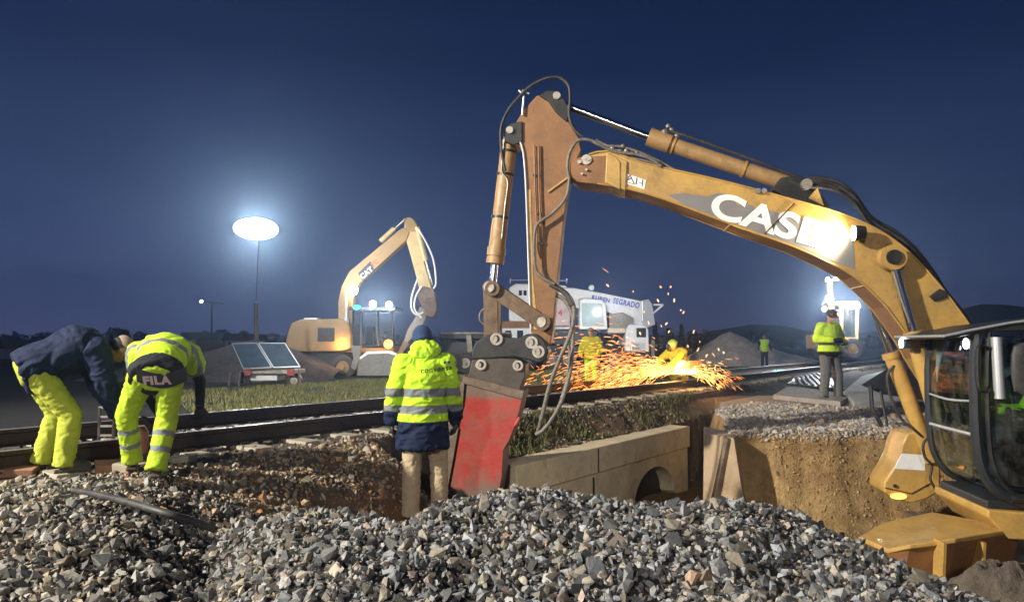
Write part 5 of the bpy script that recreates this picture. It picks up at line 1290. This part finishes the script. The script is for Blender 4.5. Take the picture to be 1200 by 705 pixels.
    if jacket:
        m=MB(); g=jacket.get('g',.03)
        pe=W_['pelvis']; torso(m,g)
        if jacket.get('hem',0)>0:
            h=jacket['hem']*k; m.loft([(pe-UPV*h,lat2*(.19+g)*k,dep2*(.145+g)*k),(pe,lat2*(.178+g)*k,dep2*(.135+g)*k),(pe+sp*.1*k,lat2*(.165+g)*k,dep2*(.12+g)*k)],24)
        limbs(m,g*.72,True,False,jacket.get('ext',1.0)) if jacket.get('sleeves',True) else None
        if not jacket.get('sleeves',True):
            for s_ in 'LR': m.cap(W_['chest'].lerp(W_['neck'],.5),W_['sh'+s_],(.07+g)*k,(.062+g)*k); m.cap(W_['sh'+s_],W_['sh'+s_].lerp(W_['el'+s_],jacket.get('short',.2)),(.06+g)*k,(.058+g)*k)
        if hood:
            m.ell(W_['neck']+hup*.035*k-hf*.045*k,(.135*k,.11*k,.085*k),(hr,hf,hup)); m.ell(W_['neck']+hup*.075*k-hf*.03*k,(.115*k,.10*k,.06*k),(hr,hf,hup)); m.ell(W_['neck']-sp*.02*k,(.16*k,.10*k,.06*k),(lat,dep,sp))
        def jc(co):
            c=np.ones((len(co),3))*np.array(jacket['col'])
            if jacket.get('fn'): c=jacket['fn'](co,c,W_,sp)
            return c
        finish(remesh(m,'jacket',vox,4),'jacket',M['cloth'],t,jc,jacket.get('wr',.009)*k,8,seed+2)
    if jacket and jacket.get('under'):
        m=MB(); limbs(m,.008,True,False); finish(remesh(m,'shirt',vox,3),'shirt',M['cloth'],t,lambda co:np.ones((len(co),3))*np.array(jacket['under']),.004,9,seed)
    # head cover
    def shell(mm,g,lo,material,nm):
        ne=remesh(mm,nm,max(vox*.6,.007),3); return finish(ne,nm,material,t)
    if hat=='beanie':
        m=MB(); m.ell(hd+hup*.035*k-hf*.005*k,(.094*k,.110*k,.105*k),(hr,hf,hup)); m.ell(hd+hup*.0*k-hf*.01*k,(.098*k,.112*k,.045*k),(hr,hf,hup)); shell(m,0,0,M['knit'],'beanie')
    elif hat=='cap':
        m=MB(); m.ell(hd+hup*.02*k-hf*.02*k,(.084*k,.096*k,.098*k),(hr,hf,hup)); shell(m,0,0,M['boot'],'hair')
        m=MB(); m.ell(hd+hup*.055*k-hf*.002*k,(.092*k,.110*k,.078*k),(hr,hf,hup)); m.ell(hd+hup*.035*k+hf*.115*k,(.06*k,.07*k,.010*k),(hr,hf,hup)); shell(m,0,0,capm,'cap')
    elif hat=='helmet':
        m=MB(); m.ell(hd+hup*.05*k,(.105*k,.128*k,.10*k),(hr,hf,hup)); m.ell(hd+hup*.02*k+hf*.04*k,(.115*k,.15*k,.012*k),(hr,hf,hup)); shell(m,0,0,helm,'helmet')
    else:
        m=MB(); m.ell(hd+hup*.03*k-hf*.018*k,(.086*k,.100*k,.102*k),(hr,hf,hup)); shell(m,0,0,mat('hair',hair,.7,0,.3,60,bump=.5,bscale=120),'hair')
    return t,W_
capm=mat('tan_cap',(.26,.19,.14),.85,0,.15,10)
helm=mat('helmet_shell',(.05,.04,.035),.4)
STAND={'pelvis':(0,0,.95),'chest':(0,0,1.30),'neck':(0,.0,1.48),'head':(0,.02,1.64),'shL':(-.19,0,1.43),'shR':(.19,0,1.43),'elL':(-.26,-.03,1.16),'elR':(.26,-.03,1.16),'wrL':(-.27,.07,.92),'wrR':(.27,.07,.92),
 'hipL':(-.095,0,.92),'hipR':(.095,0,.92),'knL':(-.11,.03,.50),'knR':(.11,.03,.50),'anL':(-.12,-.02,.09),'anR':(.12,-.02,.09),'toL':(-.145,.14,.04),'toR':(.145,.14,.04)}
def vary(**kw):
    d=dict(STAND); d.update(kw); return d
# centre man
def fn_center(co,c,W_,sp):
    z=co[:,2]
    def band(a,b,cc): c[(z>=a)&(z<b)]=cc
    c[z<.955]=NAVY
    band(1.180,1.262,GREYB); band(1.025,1.100,GREYB)
    for s_ in 'LR':
        t_,d_=segpar(co,W_['el'+s_],W_['wr'+s_]); 
        c[(d_<.10)&(t_>.55)&(z<1.05)]=NAVY
    return c
cb=V((-.84,7.0,.01))
pc,Wc=person('person','man seen from behind in a long hi-vis jacket with navy hem and beige trousers','%s' and cb,R(8),
  vary(head=(-.02,.07,1.66),neck=(0,.03,1.50),elL=(-.275,-.04,1.16),wrL=(-.295,.04,.91),elR=(.265,.0,1.16),wrR=(.29,.10,.90),anL=(-.12,.0,.09),anR=(.15,.06,.09),toR=(.19,.22,.04),knL=(-.11,.01,.5),knR=(.14,.07,.5),pelvis=(-.015,0,.95)),k=1.03,vox=.010,
  jacket=dict(col=LIME,hem=.29,g=.042,fn=fn_center,wr=.026,ext=.93),trousers=dict(col=(.42,.33,.22)),gloves=M['rubber'],hat='beanie',hood=True,headfwd=(-.1,1,-.25),bulk=1.25,seed=4)
zt_=text('lettering','convensa',.068,V((0,0,0)),XA,UPV,M['black'],None,.002,bold=.001)
# project the lettering on to the back of the jacket
jk=[o for o in COL.objects if o.name.startswith('jacket') and o.parent==pc][0]
def lay(o,mos,org,xd,lift,curve=0):
    bvs=[BVHTree.FromPolygons([v.co for v in q.data.vertices],[p.vertices[:] for p in q.data.polygons]) for q in mos]
    A_=[];B_=[]
    vs_=[v.co.copy() for v in o.data.vertices]; up=-2
    flat_z = max(v.z for v in vs_)-min(v.z for v in vs_); flat_y=max(v.y for v in vs_)-min(v.y for v in vs_)
    xs=[v.x for v in vs_]; zs=[v.z for v in vs_] if flat_z>flat_y else [v.y for v in vs_]
    cx=(min(xs)+max(xs))/2
    for i in range(7):
        for j in range(3):
            a=min(xs)+(max(xs)-min(xs))*i/6; b=min(zs)+(max(zs)-min(zs))*j/2
            p=V(org)+V(xd)*a+UPV*b
            hs_=[q.ray_cast(p-V((0,1.0,0)),V((0,1,0)),3) for q in bvs]; hs_=[q for q in hs_ if q[0] is not None]
            if hs_: A_.append((1,a,b)); B_.append(min(q[0].y for q in hs_))
    A_=np.array(A_);B_=np.array(B_); sol=np.linalg.lstsq(A_,B_,rcond=None)[0]; sh=np.percentile(B_-A_@sol,12)
    for v,a,b in zip(o.data.vertices,xs,zs):
        p=V(org)+V(xd)*a+UPV*b; p.y=sol[0]+sol[1]*a+sol[2]*b+sh-lift+curve*(a-cx)**2; v.co=p
    o.data.update()
def wrap(o,mesh_o,org,xd,yd,view,lift=.004):
    mos=mesh_o if isinstance(mesh_o,list) else [mesh_o]; bvs=[BVHTree.FromPolygons([v.co for v in q.data.vertices],[p.vertices[:] for p in q.data.polygons]) for q in mos]
    for v in o.data.vertices:
        p=V(org)+V(xd)*v.co.x+V(yd)*v.co.z; hh=[b_.ray_cast(p-V(view)*1.0,V(view),3) for b_ in bvs]; hh=[q for q in hh if q[0] is not None]; h=min(hh,key=lambda q:q[3]) if hh else (None,)
        v.co = (h[0]-V(view)*(lift+v.co.y*0)) if h[0] is not None else p
    o.data.update()
lay(zt_,[jk],P(493,437,6.8),V((1,0,.10)),.012); attach(zt_,pc)
m=MB(); 
for dx in (0,.036): m.cyl(V((dx,.001,0)),V((dx,-.001,0)),.012,n=14)
lo=m.build('logo',M['blue'],None); lay(lo,[jk],P(520,425,6.8),V((1,0,.1)),.004); attach(lo,pc)
# left worker, bent, facing right
def fn_navy(co,c,W_,sp): return c
J=dict(pelvis=(-.03,-.25,.86),chest=(.0,.08,1.05),neck=(.0,.26,1.06),head=(.0,.40,1.02),shL=(-.19,.18,1.0),shR=(.19,.18,1.02),elL=(-.24,.24,.74),elR=(.22,.26,.74),wrL=(-.15,.38,.52),wrR=(.15,.36,.50),
 hipL=(-.10,-.24,.84),hipR=(.10,-.24,.84),knL=(-.15,-.06,.48),knR=(.14,.02,.47),anL=(-.17,-.16,.09),anR=(.16,-.02,.09),toL=(-.19,.0,.04),toR=(.18,.14,.04))
b1=G(76,549,.64)
p1,W1=person('person','bent worker in a dark navy jacket and yellow trousers at the far left, facing right',b1,R(-54),J,k=.97,vox=.011,
  jacket=dict(col=NAVY,hem=.0,g=.072,wr=.016),trousers=dict(col=(.36,.40,.045)),hat='cap',headfwd=(.0,.55,-.8),bulk=1.35,gloves=M['knit'],seed=9)
# middle worker, bent away from the camera
def fn_vest(co,c,W_,sp):
    a=np.array(W_['pelvis']); b=np.array(W_['neck']); d=b-a; L_=np.linalg.norm(d); t_=((co-a)@d)/L_/L_
    for lo_,hi_ in ((.40,.50),(.66,.75)): c[(t_>lo_)&(t_<hi_)]=GREYB
    c[t_<.05]=BLACKC
    return c
J=dict(pelvis=(0,0,.86),chest=(.02,.27,1.05),neck=(.02,.44,1.05),head=(.02,.56,.97),shL=(-.20,.36,1.02),shR=(.20,.36,1.02),elL=(-.22,.52,.74),elR=(.30,.46,.76),wrL=(-.08,.56,.50),wrR=(.29,.56,.52),
 hipL=(-.11,0,.84),hipR=(.11,.0,.84),knL=(-.25,.16,.50),knR=(.08,.08,.46),anL=(-.23,.32,.12),anR=(.03,-.05,.09),toL=(-.25,.46,.05),toR=(.03,.10,.04))
b2=G(180,556,.64)
p2,W2=person('person','worker bending away in hi-vis vest and yellow trousers with grey reflective calf bands',b2,R(17),J,k=.94,vox=.011,
  jacket=dict(col=LIME,hem=0,g=.042,sleeves=False,short=.45,fn=fn_vest,wr=.015,under=BLACKC),trousers=dict(col=(.38,.52,.03),bands=((.28,.40),(.62,.74))),hat=None,headfwd=(0,.3,-1),bulk=1.3,gloves=M['rubber'],seed=15)
tr2=[o for o in COL.objects if o.name.startswith('trousers') and o.parent==p2][0]
jk2=[o for o in COL.objects if o.name.startswith('jacket') and o.parent==p2][0]
# dark waistband with lettering
pe=W2['pelvis']; up2=(W2['neck']-pe).normalized()
m=MB(); n_=16; vs=[]
for j in range(9):
    for i in range(25): vs.append(((i/24-.5)*.34,0,(j/8)*.115-.03 -.055*math.cos((i/24-.5)*3.1)))
for j in range(8):
    for i in range(24): a=j*25+i; m.f.append((a,a+1,a+26,a+25)); m.mi.append(0)
m.v=vs; wb=m.build('waistband',M['dark'],None,smooth=True)
c0=P(173,441,5.6)
lay(wb,[tr2],P(178,443,5.6),XA,.012,.35); attach(wb,p2)
ft=text('lettering','FILA',.088,V((0,0,0)),XA,UPV,mat('band_pink',(.75,.6,.6),.7),None,.002,bold=.005)
lay(ft,[tr2],P(161,451,5.6),XA,.045); attach(ft,p2)
# right worker standing
def fn_right(co,c,W_,sp):
    z=co[:,2]-W_['pelvis'].z
    c[(z>.13)&(z<.18)]=GREYB; c[z<.0]=BLACKC
    return c
b4=G(973,468,.50)
p4,W4=person('person','worker in hi-vis jacket and grey trousers standing on the gravel shelf',b4,R(200),
  vary(elL=(-.30,.02,1.16),wrL=(-.14,.26,1.10),elR=(.31,.0,1.2),wrR=(.20,.27,1.18),anL=(-.20,0,.09),anR=(.18,.02,.09),toL=(-.26,.14,.04),toR=(.24,.15,.04),knL=(-.17,.04,.5),knR=(.15,.05,.5),head=(-.02,.06,1.64)),k=1.05,vox=.018,
  jacket=dict(col=(.62,.88,.05),hem=.05,g=.045,fn=fn_right,wr=.018),trousers=dict(col=(.14,.145,.14)),gloves=M['rubber'],hat='helmet',headfwd=(.1,1,-.35),bulk=1.6,seed=22)
c=W4['head']; m=MB(); m.ell(c+V((.10,-.12,.04)),(.035,.02,.03)); m.build('head_lamp',emis('head_lamp_red',(1,.25,.08),14),p4,smooth=True)
m=MB(); m.box(W4['wrL'].lerp(W4['wrR'],.5)+V((0,-.03,.02)),(.09,.05,.05)); o=m.build('tool_bag',M['black'],None,bevel=.02); tag(o,'small black device held at the waist by the worker on the gravel shelf','device')
# far vest man
b5=P(896,424,38); b5.z=.34; k5=.98
def fn_v5(co,c,W_,sp):
    for s_ in 'LR':
        t_,d_=segpar(co,W_['sh'+s_],W_['el'+s_]); c[(t_>.12)&(d_<.10)&(np.abs(co[:,0]-W_['pelvis'].x)>.20)]=BLACKC
        t_,d_=segpar(co,W_['el'+s_],W_['wr'+s_]); c[(d_<.09)&(np.abs(co[:,0]-W_['pelvis'].x)>.20)]=BLACKC
    return c
person('person','small distant person in a yellow vest and black clothes beside the gravel mound',b5,R(175),vary(anL=(-.08,.16,.09),toL=(-.09,.3,.04),anR=(.07,-.18,.10),toR=(.08,-.04,.04),elL=(-.30,-.04,1.18),elR=(.30,-.02,1.18),wrL=(-.34,.04,.95),wrR=(.33,.1,.95)),k=k5,vox=.025,jacket=dict(col=LIME,g=.03,fn=fn_v5),trousers=dict(col=BLACKC),seed=31)
# cutting worker crouched over the rail
b6=P(795,430,17.1); b6.z=.62
def fn_c(co,c,W_,sp): return c
J=dict(pelvis=(0,-.14,.46),chest=(0,.0,.74),neck=(0,.08,.89),head=(0,.17,.99),shL=(-.20,.06,.84),shR=(.20,.06,.84),elL=(-.27,.34,.66),elR=(.27,.34,.62),wrL=(-.10,.52,.42),wrR=(.10,.52,.40),
 hipL=(-.11,-.13,.44),hipR=(.11,-.13,.44),knL=(-.20,.14,.52),knR=(.20,.14,.50),anL=(-.16,-.10,.09),anR=(.16,-.12,.09),toL=(-.18,.06,.04),toR=(.18,.04,.04))
lh=mat('lime_helmet',(.30,.42,.08),.5)
helm_old=helm; helm=lh
p6,W6=person('person','worker in yellow with lime helmet crouching at the source of the sparks',b6,R(125),J,k=1.0,vox=.018,jacket=dict(col=(.42,.40,.03),g=.05,hem=.12,wr=.02),trousers=dict(col=(.34,.32,.04)),gloves=M['rubber'],hat='helmet',headfwd=(0,.8,-.6),bulk=1.6,seed=37)
helm=helm_old
m=MB(); m.ell(W6['head']+V((-.10,-.02,-.04)),(.06,.10,.10)); m.build('visor',M['black'],p6,smooth=True)
t=thing('rail_saw','dark petrol rail saw held on the rail at the cutting point','rail saw',so)
m=MB(); m.disc(so+V((0,-.02,.12)),(0,1,0),.17,.006,32); m.build('blade',M['steel'],t)
m=MB(); m.box(so+V((.28,.05,.2)),(.16,.10,.09)); m.build('motor',M['orange'],t,bevel=.02)
m=MB(); m.tube([so+V((.12,.03,.3)),so+V((.2,.03,.42)),so+V((.34,.03,.42)),so+V((.42,.03,.3))],.015,8,sm=4); m.build('handle',M['black'],t,smooth=True)
# watcher in front of the crane
b7=P(693,432,20.5); b7.z=.36
person('person','worker in yellow hi-vis standing in front of the crane truck, half hidden by sparks',b7,R(160),vary(elL=(-.3,.0,1.16),elR=(.3,.0,1.16),wrL=(-.25,.2,.98),wrR=(.25,.2,.98)),k=.98,vox=.025,jacket=dict(col=(.45,.45,.03),g=.04,hem=.05,wr=.02),trousers=dict(col=LIME),hat='cap',seed=41)
# cab operator
op=C(.93,.9,0); op.z=ZB+.0
J=dict(pelvis=(0,0,.50),chest=(0,.02,.84),neck=(0,.05,1.02),head=(0,.08,1.18),shL=(-.19,.03,.97),shR=(.19,.03,.97),elL=(-.30,.12,.72),elR=(.30,.12,.72),wrL=(-.26,.36,.74),wrR=(.26,.36,.74),
 hipL=(-.1,.02,.48),hipR=(.1,.02,.48),knL=(-.16,.42,.50),knR=(.16,.42,.50),anL=(-.16,.48,.12),anR=(.16,.48,.12),toL=(-.17,.62,.08),toR=(.17,.62,.08))
opl,WO=person('person','operator in a lime hi-vis jacket sitting inside the cab of the large excavator',op,math.atan2(-E.y,-E.x)-math.pi/2,J,k=.98,vox=.014,jacket=dict(col=LIME,g=.035),trousers=dict(col=(.03,.03,.04)),seed=51)
# ------------------------------------------------------------------ lights
KEY=V((-13,.2,8.2))
light('key_floodlight','SPOT',KEY,25000,(1,.92,.78),.25,target=(2.0,8.5,-.2),spot=110,blend=.5)
light('rear_floodlight','SPOT',V((-3.5,-10,5.6)),4000,(1,.95,.86),.3,target=(1.0,9,1.0),spot=100,blend=.5)
light('balloon_light','POINT',bp,9000,(.90,.95,1),.5)
# haze --------------------------------------------------------------
HZ=0.0026
hm=bpy.data.materials.new('haze'); hm.use_nodes=True; nt=hm.node_tree; nt.nodes.clear()
pv=nt.nodes.new('ShaderNodeVolumePrincipled'); pv.inputs['Color'].default_value=(.55,.74,1,1); pv.inputs['Density'].default_value=HZ; pv.inputs['Anisotropy'].default_value=.86
o_=nt.nodes.new('ShaderNodeOutputMaterial'); nt.links.new(pv.outputs[0],o_.inputs['Volume'])
m=MB(); m.box((0,40,4.2),(70,110,7.5)); hz=m.build('haze',hm); tag(hz,'thin night haze glowing round the lamps','haze',kind='stuff')
